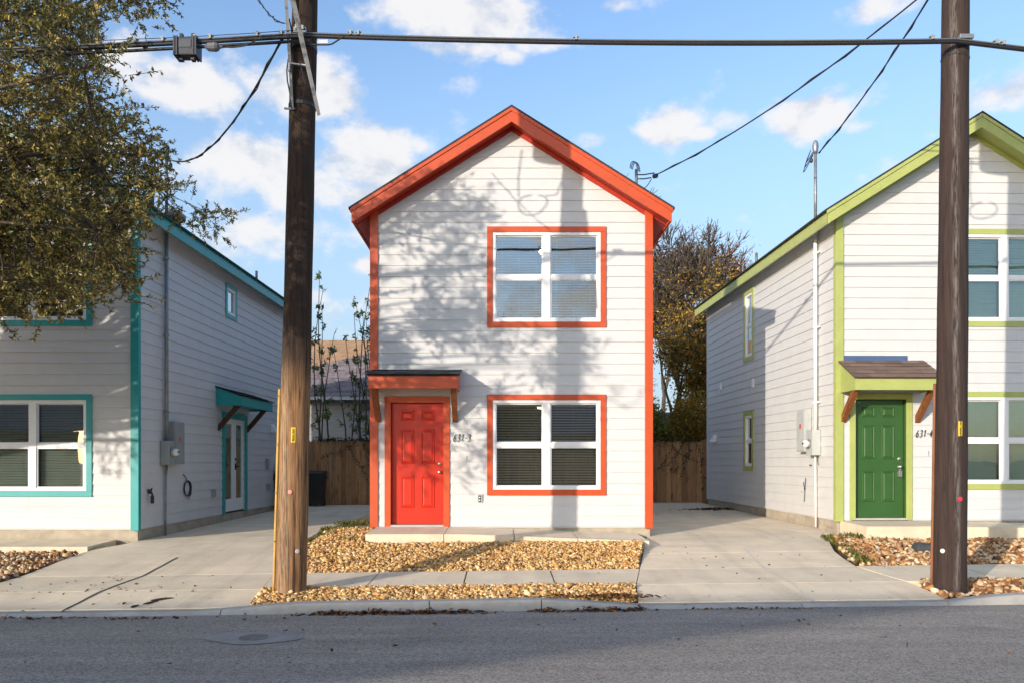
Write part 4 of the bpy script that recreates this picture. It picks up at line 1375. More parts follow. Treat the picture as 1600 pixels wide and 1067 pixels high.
def oak():
    r = np.random.default_rng(21)
    root = empty('oak_tree', (-13.2, -4.3, .12))
    tag(root, 'live oak with olive and yellowish leaves hanging over the teal house', 'tree')
    T0 = np.array([-13.2, -4.3, .0])
    fork = np.array([-12.4, -4.6, 3.0])
    cen = np.array([-8.7, -5.9, 6.0]); rad = np.array([4.9, 4.6, 3.5])
    tw_ = []
    tries = 0
    while len(tw_) < 4100 and tries < 90000:
        tries += 1
        v = r.normal(size=3); v /= np.linalg.norm(v)
        q = cen + v * rad * r.uniform(.35, 1.0) ** .6
        if r.random() < .5:        # more on the side the photograph shows
            q = np.array([r.uniform(-7.0, -3.0), r.uniform(-6.2, -3.2), r.uniform(2.9, 8.5)])
        if r.random() < .20:        # boughs reaching over the driveway
            q = np.array([r.uniform(-6.6, -3.6), r.uniform(-3.0, -1.3), r.uniform(4.0, 8.6)])
        if r.random() < .18:        # low boughs over the teal front
            q = np.array([r.uniform(-8.0, -4.2), r.uniform(-5.6, -3.0), r.uniform(2.9, 5.6)])
        if len(tw_) > 3965:         # boughs that shade the upper half of the left power pole
            s_ = r.uniform(2.5, 6.0); zp = r.uniform(3.0, 6.4)
            q = np.array([-2.36 + SX * s_ + r.normal(0, .08), -4.12 + SY * s_ + r.normal(0, .08), zp + TANE * s_])
            if (q[0] / (q[1] + 13)) * F + PX0 < -40: tw_.append((q, v))
            continue
        if q[2] < 2.7: continue
        D = q[1] + 13
        if D < 3.0: continue
        px = PX0 + q[0] / D * F; py = PY0 - (q[2] - 1.6) / D * F
        if not inside(VIS, px, py): continue
        # where its shade falls on the fronts of the houses
        s = -q[1] / (-SY)
        X = q[0] - SX * s; Z = q[2] - TANE * s
        fx, fy = 785 + 93 * X, 721 - 93 * (Z - 1.6)
        if -2.6 < X < 3.2:
            if not inside(SHADE, fx, fy): continue
            if r.random() > (.40 if fy > 590 else .50): continue
            if any((fx - gx) ** 2 + (fy - gy) ** 2 < gr * gr for gx, gy, gr in GAPS): continue
        elif X >= 3.2: continue
        elif X > -6.0 and Z < 1.3: continue
        elif X <= -6.0 and Z < 1.5 and r.random() > .12: continue
        tw_.append((q, v))
    Q = np.array([t[0] for t in tw_])
    # limbs to hubs, twigs to the nearest hub
    hubs = Q[r.choice(len(Q), 130, replace=False)]
    segs = []
    bole = [(T0 + (fork - T0) * t + np.array([.06 * math.sin(4 * t), 0, 0])) - np.array([-13.2, -4.3, .12]) for t in np.linspace(0, 1, 7)]
    b = MB(); b.tube(bole, [.36, .30, .27, .26, .25, .25, .24], 14); b.build('trunk', BARK, root, smooth=True)
    off = np.array([-13.2, -4.3, .12])
    for h in hubs:
        m_ = fork + (h - fork) * .5 + np.array([0, 0, .9]) + r.normal(0, .3, 3)
        pts = bez(fork, m_, h, 7)
        segs.append(([p - off for p in pts], list(np.linspace(.055, .012, 7))))
    C, Dd, S = [], [], []
    for q in Q:
        k = np.argmin(((hubs - q) ** 2).sum(1))
        h = hubs[k]
        d = q - h
        if 0.05 < np.linalg.norm(d) < .8:
            pts = bez(h, (h + q) / 2 + r.normal(0, .06, 3), q, 4)
            segs.append(([p - off for p in pts], [.009, .007, .006, .004]))
        out = q - np.array([-9.5, -5.0, 4.5]); out /= np.linalg.norm(out)
        for sp in range(3):
            dr = out * .5 + r.normal(0, .6, 3) + np.array([0, 0, -.1]); dr /= np.linalg.norm(dr)
            L_ = r.uniform(.16, .34)
            st = q + r.normal(0, .10, 3)
            segs.append(([st - off, st + dr * L_ * .5 - off, st + dr * L_ - off], [.004, .003, .002]))
            nl = r.integers(17, 27)
            t = np.sort(r.random(nl) ** .7)
            for a in t:
                ld = dr * .7 + r.normal(0, .65, 3)
                ld /= np.linalg.norm(ld)
                sz = r.uniform(.036, .064)
                C.append(st + dr * L_ * a + ld * sz * .5 - off); Dd.append(ld); S.append(sz)
    o = bpy.data.objects.new('branches', tubes_mesh('branches', segs, BARK, 6)); link(o, root)
    o = bpy.data.objects.new('foliage', leaf_mesh('foliage', np.array(C), np.array(Dd), np.array(S), OAKLEAF, .38, 4)); link(o, root); tag(o, kind='stuff')
    return len(C), len(tw_)


print('oak leaves, twigs', oak())


def grow(r, segs, tips, p, d, L_, rad, depth, maxd, spread=.55, up=.08, nk=(2, 4)):
    n = 5
    rad = max(rad, .016)
    pts, rr = [p.copy()], [rad]
    for i in range(n - 1):
        d = d + r.normal(0, .10, 3) + np.array([0, 0, up * .3]); d /= np.linalg.norm(d)
        p = p + d * L_ / (n - 1)
        pts.append(p.copy()); rr.append(rad * (1 - .45 * (i + 1) / (n - 1)))
        if depth < maxd and i >= 1 and r.random() < .6 and depth >= 1:
            e = d + r.normal(0, spread, 3) + np.array([0, 0, up]); e /= np.linalg.norm(e)
            grow(r, segs, tips, p, e, L_ * r.uniform(.45, .7), rr[-1] * .55, depth + 1, maxd, spread, up, nk)
    segs.append((pts, rr))
    if depth >= maxd - 1: tips.append((pts[-1], d)); tips.append((pts[2], d))
    if depth < maxd:
        for _ in range(r.integers(*nk)):
            e = d + r.normal(0, spread, 3) + np.array([0, 0, up]); e /= np.linalg.norm(e)
            grow(r, segs, tips, p, e, L_ * r.uniform(.55, .8), rr[-1] * .72, depth + 1, maxd, spread, up, nk)


def tree(name, label, loc, h, seed, leafmat, nleaf, lsize, maxd=5, trunk_r=.13, spread=.5, group=None, leafprob=1.0, lean=(0, 0), cat='tree', first=.28, spreadleaf=.25, lowfirst=True, up=.08):
    r = np.random.default_rng(seed)
    root = empty(name, loc); tag(root, label, cat, group)
    segs, tips = [], []
    d = np.array([lean[0], lean[1], 1.0]); d /= np.linalg.norm(d)
    grow(r, segs, tips, np.array([0, 0, -.1]), d, h * first, trunk_r, 0, maxd, spread, up)
    zmax = max(p[2] for s in segs for p in s[0]); k = h / zmax
    segs = [([p * np.array([k ** .5 if k > 1 else k, k ** .5 if k > 1 else k, k]) for p in s[0]], [q for q in s[1]]) for s in segs]
    kk = np.array([k ** .5 if k > 1 else k, k ** .5 if k > 1 else k, k])
    tips = [(t[0] * kk, t[1]) for t in tips]
    big = [s for s in segs if s[1][0] > trunk_r * .62]; small = [s for s in segs if s[1][0] <= trunk_r * .62]
    o = bpy.data.objects.new('trunk', tubes_mesh('trunk', big, BARK, 9)); link(o, root)
    if small: o = bpy.data.objects.new('branches', tubes_mesh('branches', small, BARK, 5)); link(o, root)
    C, Dd, S = [], [], []
    for (p, dd) in tips:
        if leafprob(p) if callable(leafprob) else (r.random() < leafprob):
            for _ in range(nleaf):
                C.append(p + r.normal(0, spreadleaf, 3)); Dd.append(dd + r.normal(0, .9, 3)); S.append(lsize * r.uniform(.7, 1.3))
    if C:
        o = bpy.data.objects.new('foliage', leaf_mesh('foliage', np.array(C), np.array(Dd), np.array(S), leafmat, .5, seed)); link(o, root); tag(o, kind='stuff')
    return root


AUT = palette_mat('autumn_leaves', [lin(190, 152, 60), lin(156, 128, 58), lin(130, 118, 54), lin(210, 164, 64), lin(164, 112, 56), lin(120, 116, 54)], .6, .2, trans=.35)
AUT_R = palette_mat('russet_leaves', [lin(184, 118, 70), lin(200, 134, 78), lin(150, 96, 64), lin(172, 124, 70)], .6, .2, trans=.35)
GRN = palette_mat('green_leaves', [lin(112, 124, 56), lin(90, 106, 48), lin(140, 142, 66), lin(184, 170, 66)], .6, .2, trans=.35)
GB = 'trees behind the back fence'
rr_ = np.random.default_rng(5)
low = lambda hh: (lambda p: rr_.random() < max(0, 1.1 - p[2] / hh))
tree('autumn_tree', 'tree with yellowing leaves and a dark leaning trunk just behind the right fence', (5.4, 11.5, .4), 8.0, 11, AUT, 4, .10, 6, .13, .42, GB, low(7.0), (.08, 0), first=.34, spreadleaf=.15)
tree('autumn_tree', 'bare-topped tree rising beside the roof edge of the red door house', (6.1, 14.5, .4), 11.6, 17, AUT, 2, .10, 6, .15, .42, GB, low(5.0), (.02, 0), first=.33, spreadleaf=.15)
tree('autumn_tree', 'bushy yellow-green tree right of the leaning trunk', (7.4, 13.0, .4), 6.6, 23, AUT, 4, .10, 6, .12, .5, GB, low(8), (.0, 0), first=.3, spreadleaf=.16)
tree('autumn_tree', 'tree with russet leaves above the eave of the lime house', (9.3, 16.5, .4), 9.4, 31, AUT_R, 2, .11, 6, .14, .42, GB, .4, first=.33, spreadleaf=.15)
tree('autumn_tree', 'purplish bare tree far behind the right driveway', (6.6, 20.0, .4), 12.0, 37, AUT_R, 1, .11, 6, .15, .45, GB, .3, first=.33)
tree('shrub', 'dark green shrub against the right fence near the orange corner', (3.6, 11.0, .4), 3.6, 41, GRN, 18, .09, 5, .06, .6, GB, .9, first=.3, spreadleaf=.22, cat='shrub')
tree('shrub', 'yellow-green shrub behind the right fence by the lime house', (6.2, 10.6, .4), 3.0, 43, AUT, 18, .09, 5, .06, .6, GB, .9, first=.3, spreadleaf=.22, cat='shrub')
SG = 'thin saplings behind the left fence'
SAP = palette_mat('sapling_leaves', [lin(92, 110, 58), lin(124, 134, 76), lin(76, 94, 50)], .55, .2, trans=.3)
for i, (x, y, h, sd, lb) in enumerate([(-5.35, 10.2, 6.5, 3, 'slender sapling with sparse leaves beside the left power pole'), (-4.7, 10.8, 6.2, 8, 'sapling with several crossing stems midway along the left fence'),
                                       (-4.05, 10.4, 7.0, 12, 'tallest thin sapling with a leafy tip by the orange house'), (-3.7, 11.0, 6.1, 19, 'leafy sapling half hidden by the orange corner board')]):
    r = np.random.default_rng(100 + sd)
    root = empty('sapling', (x, y, .35)); tag(root, lb, 'sapling', SG)
    segs, C, Dd, S = [], [], [], []
    for s_ in range(4):
        L_ = h * r.uniform(.6, 1.0) if s_ else h
        p = np.array([r.normal(0, .08), r.normal(0, .08), 0.]); d = np.array([r.normal(0, .10), r.normal(0, .08), 1.]); 
        pts = [p.copy()]
        for q in range(8):
            d = d + r.normal(0, .045, 3); d /= np.linalg.norm(d); p = p + d * L_ / 8; pts.append(p.copy())
            if q >= 2:
                for _ in range(2):
                    e = d * .7 + r.normal(0, .5, 3); e /= np.linalg.norm(e); l2 = r.uniform(.3, .8) * (1.1 - q / 9)
                    st = [p, p + e * l2 * .5, p + e * l2 + np.array([0, 0, .05])]
                    segs.append((st, [.010, .007, .004]))
                    if r.random() < .8:
                        for _ in range(r.integers(8, 17)):
                            ld = e + r.normal(0, .7, 3); C.append(p + e * l2 * r.uniform(.3, 1.05) + r.normal(0, .04, 3)); Dd.append(ld + np.array([0, 0, -.4])); S.append(r.uniform(.10, .17))
        segs.append((pts, list(np.linspace(.035, .008, 9))))
    o = bpy.data.objects.new('stem', tubes_mesh('stem', segs, BARK, 5)); link(o, root)
    o = bpy.data.objects.new('foliage', leaf_mesh('foliage', np.array(C), np.array(Dd), np.array(S), SAP, .42, sd)); link(o, root); tag(o, kind='stuff')

# ------------------------------------------------------------------ fences, bins, back houses
def fence(label, x0, x1, y, z, h, seed):
    r = random.Random(seed)
    root = empty('fence', (x0, y, z)); tag(root, label, 'fence', 'cedar fences between the houses')
    for k in (.35, h - .35):
        m = MB(); m.box((0, .022, k - .045), (x1 - x0, .06, k + .045)); m.build('rail', FENCEWOOD, root)
    x = 0
    while x < x1 - x0 - .05:
        w = r.uniform(.132, .146); hh = h + r.uniform(-.025, .02); t = r.uniform(-.004, .006)
        b = MB(); b.prism([(x, t, -.05), (x + w, t, -.05), (x + w, t, hh - .035), (x + w - .03, t, hh), (x + .03, t, hh), (x, t, hh - .035)], (0, .018, 0))
        o = b.build('fence_board', FENCEWOOD, root); o.rotation_euler = (0, r.uniform(-.003, .003), 0)
        x += w + r.uniform(.004, .010)
    return root


fence('weathered cedar fence closing the left driveway behind the black bin', -6.2, -1.9, 9.1, .36, 1.86, 1)
fence('shaded cedar fence with dark vines closing the right driveway', 2.3, 6.3, 9.0, .40, 1.80, 2)
VINE = palette_mat('ivy_leaves', [lin(50, 62, 30), lin(72, 76, 38), lin(40, 48, 26)], .6, .2)


def vines(label, x0, x1, y, z, h, seed, n=7):
    r = np.random.default_rng(seed)
    root = empty('vine', ((x0 + x1) / 2, y, z)); tag(root, label, 'vine')
    off = np.array([(x0 + x1) / 2, y, z]); segs, C, Dd, S = [], [], [], []
    for i in range(n):
        p = np.array([r.uniform(x0, x1), y - .03, z + h]); d = np.array([r.normal(0, .5), 0, -1.])
        pts = [p - off]
        for q in range(9):
            d = d + np.array([r.normal(0, .35), 0, r.normal(0, .1)]); d /= np.linalg.norm(d); p = p + d * r.uniform(.10, .2); p[2] = max(p[2], z + .02); p[1] = y - .03 - r.uniform(0, .03)
            pts.append(p - off)
            for _ in range(5): C.append(p - off + r.normal(0, .05, 3) * np.array([1, .4, 1])); Dd.append(r.normal(size=3)); S.append(r.uniform(.04, .08))
        segs.append((pts, list(np.linspace(.009, .004, 10))))
    for i in range(260):
        C.append(np.array([r.uniform(x0, x1), y - .02 + r.normal(0, .06), z + h + abs(r.normal(0, .05)) - .03]) - off); Dd.append(r.normal(size=3)); S.append(r.uniform(.05, .09))
    o = bpy.data.objects.new('stem', tubes_mesh('stem', segs, BARK, 4)); link(o, root)
    o = bpy.data.objects.new('leaves', leaf_mesh('leaves', np.array(C), np.array(Dd), np.array(S), VINE, .6, seed)); link(o, root); tag(o, kind='stuff')


vines('dark ivy trailing over the right fence', 3.1, 5.6, 8.97, .40, 1.80, 4, 10)
vines('sparse ivy on the left fence beside the bin', -5.4, -3.6, 9.07, .36, 1.86, 9, 5)


def bin_(label, x, y, z, w, d, h, bag=False):
    root = empty('trash_bin', (x, y, z)); tag(root, label, 'trash bin', 'black wheelie bins')
    b = MB(); t = .8
    b.hexa([(-w / 2 * t, -d / 2 * t, .04), (w / 2 * t, -d / 2 * t, .04), (w / 2 * t, d / 2 * t, .04), (-w / 2 * t, d / 2 * t, .04), (-w / 2, -d / 2, h), (w / 2, -d / 2, h), (w / 2, d / 2, h), (-w / 2, d / 2, h)])
    b.box((-w / 2 - .02, -d / 2 - .02, h - .12), (w / 2 + .02, d / 2 + .02, h - .07))
    for i in range(4): b.box((-w / 2 * .7 + i * w * .22, -d / 2 * .98, .2), (-w / 2 * .7 + i * w * .22 + .02, -d / 2 * .8, h - .15))
    b.build('body', BLACKPLASTIC, root, bevel=.01)
    l_ = MB(); l_.hexa([(-w / 2 - .03, -d / 2 - .04, h), (w / 2 + .03, -d / 2 - .04, h), (w / 2 + .03, d / 2, h + .02), (-w / 2 - .03, d / 2, h + .02), (-w / 2, -d / 2, h + .04), (w / 2, -d / 2, h + .04), (w / 2, d / 2, h + .09), (-w / 2, d / 2, h + .09)])
    l_.build('lid', BLACKPLASTIC, root, bevel=.01)
    hd = MB(); hd.tube([(-w / 2 + .05, d / 2, h - .02), (-w / 2 + .05, d / 2 + .07, h), (w / 2 - .05, d / 2 + .07, h), (w / 2 - .05, d / 2, h - .02)], .015, 6); hd.build('handle', BLACKPLASTIC, root)
    for sx in (-1, 1):
        wl = MB(); wl.lathe((sx * w * .36, d / 2 * .85, .1), (1, 0, 0), [(-.03, .06), (-.03, .1), (.03, .1), (.03, .06)], 14); wl.build('wheel', BLACKPLASTIC, root)


bin_('black wheelie bin by the left fence, right of the power pole', -5.18, 8.45, .37, .52, .5, .90)
bin_('black wheelie bin against the far end of the teal house', -5.62, 7.0, .37, .46, .5, .88)
sg_ = MB(); sg_.hexa([(-.16, -.1, 0), (.18, -.1, 0), (.18, .12, 0), (-.16, .12, 0), (-.2, -.02, .42), (-.12, -.02, .44), (-.12, .1, .44), (-.2, .1, .42)])
o = sg_.build('plastic_bag', WHITEPLASTIC, bevel=.02); o.location = (-5.66, 6.85, 1.36); tag(o, 'white bag standing up out of the bin by the teal house', 'bag')

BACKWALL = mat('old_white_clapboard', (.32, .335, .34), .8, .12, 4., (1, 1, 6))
ROOF_GREY = mat('old_grey_shingles', lin(118, 108, 112), .95, .3, 14., (1, 1, 1), .004, 50., island=.3)
ROOF_TAN = mat('tan_shingles', lin(150, 122, 96), .95, .15, 10., island=.15)


def back_house(label, x0, x1, y0, y1, z0, eave, ridge, roofm, wallm=BACKWALL, hip=1.5, lap=True, axis='x'):
    root = empty('neighbor_house', ((x0 + x1) / 2, y0, z0)); tag(root, label, 'house', 'neighbouring houses')
    w = (x1 - x0) / 2; d = y1 - y0
    b = MB(); b.box((-w, 0, -.3), (w, d, eave)); wl = b.build('wall', wallm, root)
    if lap:
        k = .2; s = MB()
        while k < eave - .05:
            s.hexa([(-w, -.018, k), (w, -.018, k), (w, 0, k), (-w, 0, k), (-w, -.003, k + .115), (w, -.003, k + .115), (w, 0, k + .115), (-w, 0, k + .115)]); k += .118
        tag(s.build('clapboards', wallm, wl), kind='stuff')
    ov = .45
    rx = w - hip
    P = [(-w - ov, -ov, eave), (w + ov, -ov, eave), (w + ov, d + ov, eave), (-w - ov, d + ov, eave), (-rx, d / 2, ridge), (rx, d / 2, ridge)]
    q = MB(); q.add(P + [(p[0], p[1], p[2] - .1) for p in P[:4]], [(0, 1, 5, 4), (1, 2, 5), (2, 3, 4, 5), (3, 0, 4), (0, 6, 7, 1), (1, 7, 8, 2), (2, 8, 9, 3), (3, 9, 6, 0), (9, 8, 7, 6)])
    rf = q.build('roof', roofm, root)
    # shingle courses on the street slope and, if hipped, on the flanks
    s = MB(); n = int(math.hypot(d / 2 + ov, ridge - eave) / .15)
    rr = random.Random(3)
    for i in range(n):
        t0, t1 = i / n, (i + 1) / n
        xl = lambda t: -w - ov + (w + ov - rx) * t
        y_ = lambda t: -ov + (d / 2 + ov) * t
        z_ = lambda t: eave + (ridge - eave) * t
        x = xl(t0)
        while x < -xl(t0):
            xe = min(x + rr.uniform(.25, .4), -xl(t0))
            h0 = .018 + rr.uniform(0, .008)
            s.add([(x, y_(t0) - .005, z_(t0) + h0), (xe - .01, y_(t0) - .005, z_(t0) + h0), (min(xe - .01, -xl(t1)), y_(t1), z_(t1) + .004), (max(x, xl(t1)), y_(t1), z_(t1) + .004), (x, y_(t0) - .005, z_(t0)), (xe - .01, y_(t0) - .005, z_(t0))], [(0, 1, 2, 3), (4, 5, 1, 0)])
            x = xe
    tag(s.build('shingles', roofm, rf), kind='stuff')
    f = MB(); f.box((-w - ov, -ov - .02, eave - .12), (w + ov, -ov, eave - .01)); f.build('fascia', mat('grey_fascia', (.5, .5, .5), .7, .1), root)
    rt = MB()
    for i in range(int(2 * w / .6)): rt.box((-w + .6 * i, -ov, eave - .2), (-w + .6 * i + .05, 0, eave - .12))
    tag(rt.build('rafter_tails', mat('grey_fascia', (.5, .5, .5)), root), kind='stuff')
    return root


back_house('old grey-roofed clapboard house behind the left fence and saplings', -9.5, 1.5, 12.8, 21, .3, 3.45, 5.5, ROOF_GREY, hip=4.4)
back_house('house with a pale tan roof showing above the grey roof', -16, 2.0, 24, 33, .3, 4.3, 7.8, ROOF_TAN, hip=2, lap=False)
back_house('small white shed behind the right fence under the trees', 4.9, 8.2, 12.2, 15, .3, 2.2, 3.0, ROOF_GREY, hip=.3)

# ------------------------------------------------------------------ power poles
POLE_L = mat('weathered_brown_pole', lin(152, 112, 76), .92, .42, 6., (16, 16, .5), .02, 9., (18, 18, .5), dark=lin(62, 42, 28), dark_lo=.42, dark_hi=.66, dscale=4., dstretch=(10, 10, .3))
POLE_R = mat('creosoted_dark_pole', lin(56, 40, 34), .8, .3, 5., (12, 12, .6), .010, 12., (14, 14, .6), dark=lin(34, 24, 21), dark_lo=.45, dark_hi=.65, dscale=3., dstretch=(9, 9, .4))


def pole_streak(m, col, sx, w, amt, zlo=None, dark_above=None):
    """pale drying streak down the face, and above a height a dark tone of creosote plus painted tree shade"""
    nt = m.node_tree; N, L = nt.nodes, nt.links
    bs = N['Principled BSDF']; src = bs.inputs['Base Color'].links[0].from_socket
    tc = N.new('ShaderNodeTexCoord'); sp = N.new('ShaderNodeSeparateXYZ'); L.new(tc.outputs['Object'], sp.inputs[0])
    nz = N.new('ShaderNodeTexNoise'); nz.inputs['Scale'].default_value = 4; nz.inputs['Detail'].default_value = 5; nz.inputs['Roughness'].default_value = .7
    mp = N.new('ShaderNodeMapping'); mp.inputs['Scale'].default_value = (14, 14, 1.1); L.new(tc.outputs['Object'], mp.inputs[0]); L.new(mp.outputs[0], nz.inputs['Vector'])
    n2 = N.new('ShaderNodeTexNoise'); n2.inputs['Scale'].default_value = 1.3; L.new(tc.outputs['Object'], n2.inputs['Vector'])
    def M_(op, a, b):
        n = N.new('ShaderNodeMath'); n.operation = op
        for i, v in enumerate((a, b)):
            if isinstance(v, (int, float)): n.inputs[i].default_value = v
            else: L.new(v, n.inputs[i])
        return n.outputs[0]
    dx = M_('ABSOLUTE', M_('SUBTRACT', M_('ADD', sp.outputs['X'], M_('MULTIPLY', M_('SUBTRACT', n2.outputs[0], .5), .06)), sx), 0)
    fall = N.new('ShaderNodeMapRange'); fall.interpolation_type = 'SMOOTHSTEP'
    fall.inputs['From Min'].default_value = w; fall.inputs['From Max'].default_value = 0.0
    L.new(dx, fall.inputs['Value'])
    st = N.new('ShaderNodeMapRange'); st.inputs['From Min'].default_value = .42; st.inputs['From Max'].default_value = .62; L.new(nz.outputs[0], st.inputs['Value'])
    f = M_('MULTIPLY', M_('MULTIPLY', fall.outputs[0], st.outputs[0]), amt)
    mx = N.new('ShaderNodeMix'); mx.data_type = 'RGBA'; mx.inputs[7].default_value = (*col, 1)
    L.new(f, mx.inputs[0]); L.new(src, mx.inputs[6]); c = mx.outputs[2]
    if dark_above:  # creosote tone with the tree's shade painted into it
        g = N.new('ShaderNodeMapRange'); g.interpolation_type = 'SMOOTHSTEP'; g.inputs['From Min'].default_value = dark_above[0]; g.inputs['From Max'].default_value = dark_above[1]
        L.new(M_('ADD', sp.outputs['Z'], M_('MULTIPLY', M_('SUBTRACT', n2.outputs[0], .5), 1.5)), g.inputs['Value'])
        m3 = N.new('ShaderNodeMix'); m3.data_type = 'RGBA'; m3.inputs[7].default_value = (*lin(36, 25, 21), 1)
        L.new(M_('MULTIPLY', g.outputs[0], .92), m3.inputs[0]); L.new(c, m3.inputs[6]); c = m3.outputs[2]
    L.new(c, bs.inputs['Base Color'])


pole_streak(POLE_L, lin(186, 164, 136), -.05, .12, .75, dark_above=(2.1, 3.1))
pole_streak(POLE_R, lin(120, 114, 110), -.015, .05, .8)


def power_pole(label, base, top, r0, r1, m):
    root = empty('power_pole', base); tag(root, label, 'power pole', 'wooden power poles at the kerb')
    b, t = Vector((0, 0, -.2)), Vector(top) - Vector(base)
    mb = MB(); n = 28; k = 40
    rng_ = random.Random(len(label)); ph = [rng_.random() * 6 for _ in range(4)]
    rows = []
    for i in range(k + 1):
        c = b + (t - b) * (i / k); rad = r0 + (r1 - r0) * i / k
        rows.append([c + Vector((math.cos(2 * math.pi * j / n), math.sin(2 * math.pi * j / n), 0)) * rad * (1 + .012 * math.sin(3 * j * 6.28 / n + ph[0]) + .012 * math.sin(.9 * i + ph[1] + j * .5)) for j in range(n)])
    vs = [v for rw in rows for v in rw]
    fs = [(i * n + j, i * n + (j + 1) % n, (i + 1) * n + (j + 1) % n, (i + 1) * n + j) for i in range(k) for j in range(n)] + [tuple(k * n + j for j in range(n))]
    mb.add(vs, fs); mb.build('pole', m, root, smooth=True)
    # ground-line splits: two dark checks
    return root


LB = Vector((-2.43, -4.12, .10)); LT = Vector((-2.20, -4.12, 9.6))
RB = Vector((5.24, -3.94, .12)); RT = Vector((5.335, -3.94, 9.8))
lp_ = power_pole('weathered brown power pole with yellow guard strip, in front of the left driveway', LB, LT, .176, .130, POLE_L)
rp_ = power_pole('dark creosoted power pole with pale streak, in front of the lime house', RB, RT, .176, .130, POLE_R)


def pole_c(B, T, z): return B + (T - B) * ((z - B.z) / (T.z - B.z))


def pole_r(z): return .176 + (.130 - .176) * z / 9.6


def on_pole(root, B, T, z, ang, out=0.0):
    """point on the pole's skin at height z, ang measured from the camera side towards the right"""
    c = pole_c(B, T, z); rad = pole_r(z) + out
    return c + Vector((math.sin(R(ang)), -math.cos(R(ang)), 0)) * rad - Vector(root.location)


def flat_tag(root, B, T, z0, z1, ang, w, m, name='tag', out=.004, bevel=.006):
    a, b = on_pole(root, B, T, z0, ang, out), on_pole(root, B, T, z1, ang, out)
    u = Vector((math.cos(R(ang)), math.sin(R(ang)), 0)); n = Vector((math.sin(R(ang)), -math.cos(R(ang)), 0))
    mb = MB(); mb.hexa([a - u * w / 2, a + u * w / 2, a + u * w / 2 - n * .02, a - u * w / 2 - n * .02, b - u * w / 2, b + u * w / 2, b + u * w / 2 - n * .02, b - u * w / 2 - n * .02])
    return mb.build(name, m, root, bevel=bevel), a, b, u, n


SEG = {'0': 'abcdef', '1': 'bc', '2': 'abged', '3': 'abgcd', '4': 'fgbc', '5': 'afgcd', '6': 'afgedc', '7': 'abc', '8': 'abcdefg', 'D': 'abcdef', 'E': 'afged', 'S': 'afgcd'}


def tag_text(parent, a, b, u, n, text, h):
    """stacked digits down a tag as thin raised strokes"""
    up = (b - a).normalized(); L_ = (b - a).length
    for i, ch in enumerate(text):
        c = b - up * (L_ * (.5 + i) / len(text)) + n * .002
        mb = MB(); t = h * .10; W_, H_ = h * .30, h * .42
        S_ = {'a': (-W_, H_, W_, H_), 'g': (-W_, 0, W_, 0), 'd': (-W_, -H_, W_, -H_), 'f': (-W_, 0, -W_, H_), 'b': (W_, 0, W_, H_), 'e': (-W_, -H_, -W_, 0), 'c': (W_, -H_, W_, 0)}
        for s in SEG[ch]:
            x0, y0, x1, y1 = S_[s]
            q = [(x0 - t, y0 - t), (x1 + t, y0 - t), (x1 + t, y1 + t), (x0 - t, y1 + t)]
            mb.prism([c + u * p[0] + up * p[1] for p in q], n * .0015)
        mb.build('digit', INK, parent)


# left pole fittings
def lz(py, D=8.7): return 1.6 + (721 - py) / F * D


tg, a, b, u, n = flat_tag(lp_, LB, LT, lz(691), lz(667), 11, .052, YELLOW)
tag_text(tg, a + Vector((0, 0, .02)), b - Vector((0, 0, .02)), u, n, '521438', .026)
tg, a, b, u, n = flat_tag(rp_, RB, RT, lz(681, 8.9), lz(657, 8.9), 2, .046, YELLOW)
tag_text(tg, a, b, u, n, '0216560', .023)
for (rt, B, T, z, ang, m, r_) in ((lp_, LB, LT, lz(768), 4, mat('pink_marker', (.8, .25, .22), .5, .1), .024), (lp_, LB, LT, lz(861, 8.72), 36, mat('pale_disc', (.6, .58, .54), .5, .1), .024),
                                  (rp_, RB, RT, lz(779, 8.9), 2, mat('red_reflector', (.7, .04, .06), .3, .1), .026), (rp_, RB, RT, lz(861, 8.9), -56, mat('pale_disc', (.6, .58, .54)), .026)):
    mb = MB(); c = on_pole(rt, B, T, z, ang, -.004); nn = Vector((math.sin(R(ang)), -math.cos(R(ang)), 0))
    mb.lathe(c, nn, [(0, r_), (.012, r_), (.014, r_ * .7), (.014, .001)], 14); mb.build('marker_disc', m, rt)
# wooden / plastic guard strip on the left side of the left pole, thin brown one on the right pole
GUARD = mat('yellow_guard_strip', lin(196, 154, 74), .6, .2, 5., (3, 3, 1)); GUARD_B = mat('brown_guard_strip', lin(128, 84, 56), .7, .15)
for (rt, B, T, z1, ang, m, r_) in ((lp_, LB, LT, lz(606), -68, GUARD, .016), (rp_, RB, RT, lz(597, 9), -116, GUARD_B, .016)):
    mb = MB(); mb.tube([on_pole(rt, B, T, z, ang, r_ * .8) for z in np.linspace(-.02 + B.z, z1, 12)], r_, 8); gs = mb.build('guard_strip', m, rt, smooth=True)
    st = MB()
    for z in np.arange(.7, z1, .55): st.tube([on_pole(rt, B, T, z, ang + q, r_ * 1.9) for q in (-9, 0, 9)], .006, 4)
    st.build('staple', GREYBOX, gs)


# straps, brackets
def ring(rt, B, T, z, h, m, name='strap', out=.006, tilt=0.0):
    mb = MB(); c = pole_c(B, T, z) - Vector(rt.location); mb.lathe(c, (tilt, 0, 1), [(-h / 2, pole_r(z) + out * .5), (-h / 2, pole_r(z) + out), (h / 2, pole_r(z) + out), (h / 2, pole_r(z) + out * .5)], 24)
    return mb.build(name, m, rt, smooth=False)


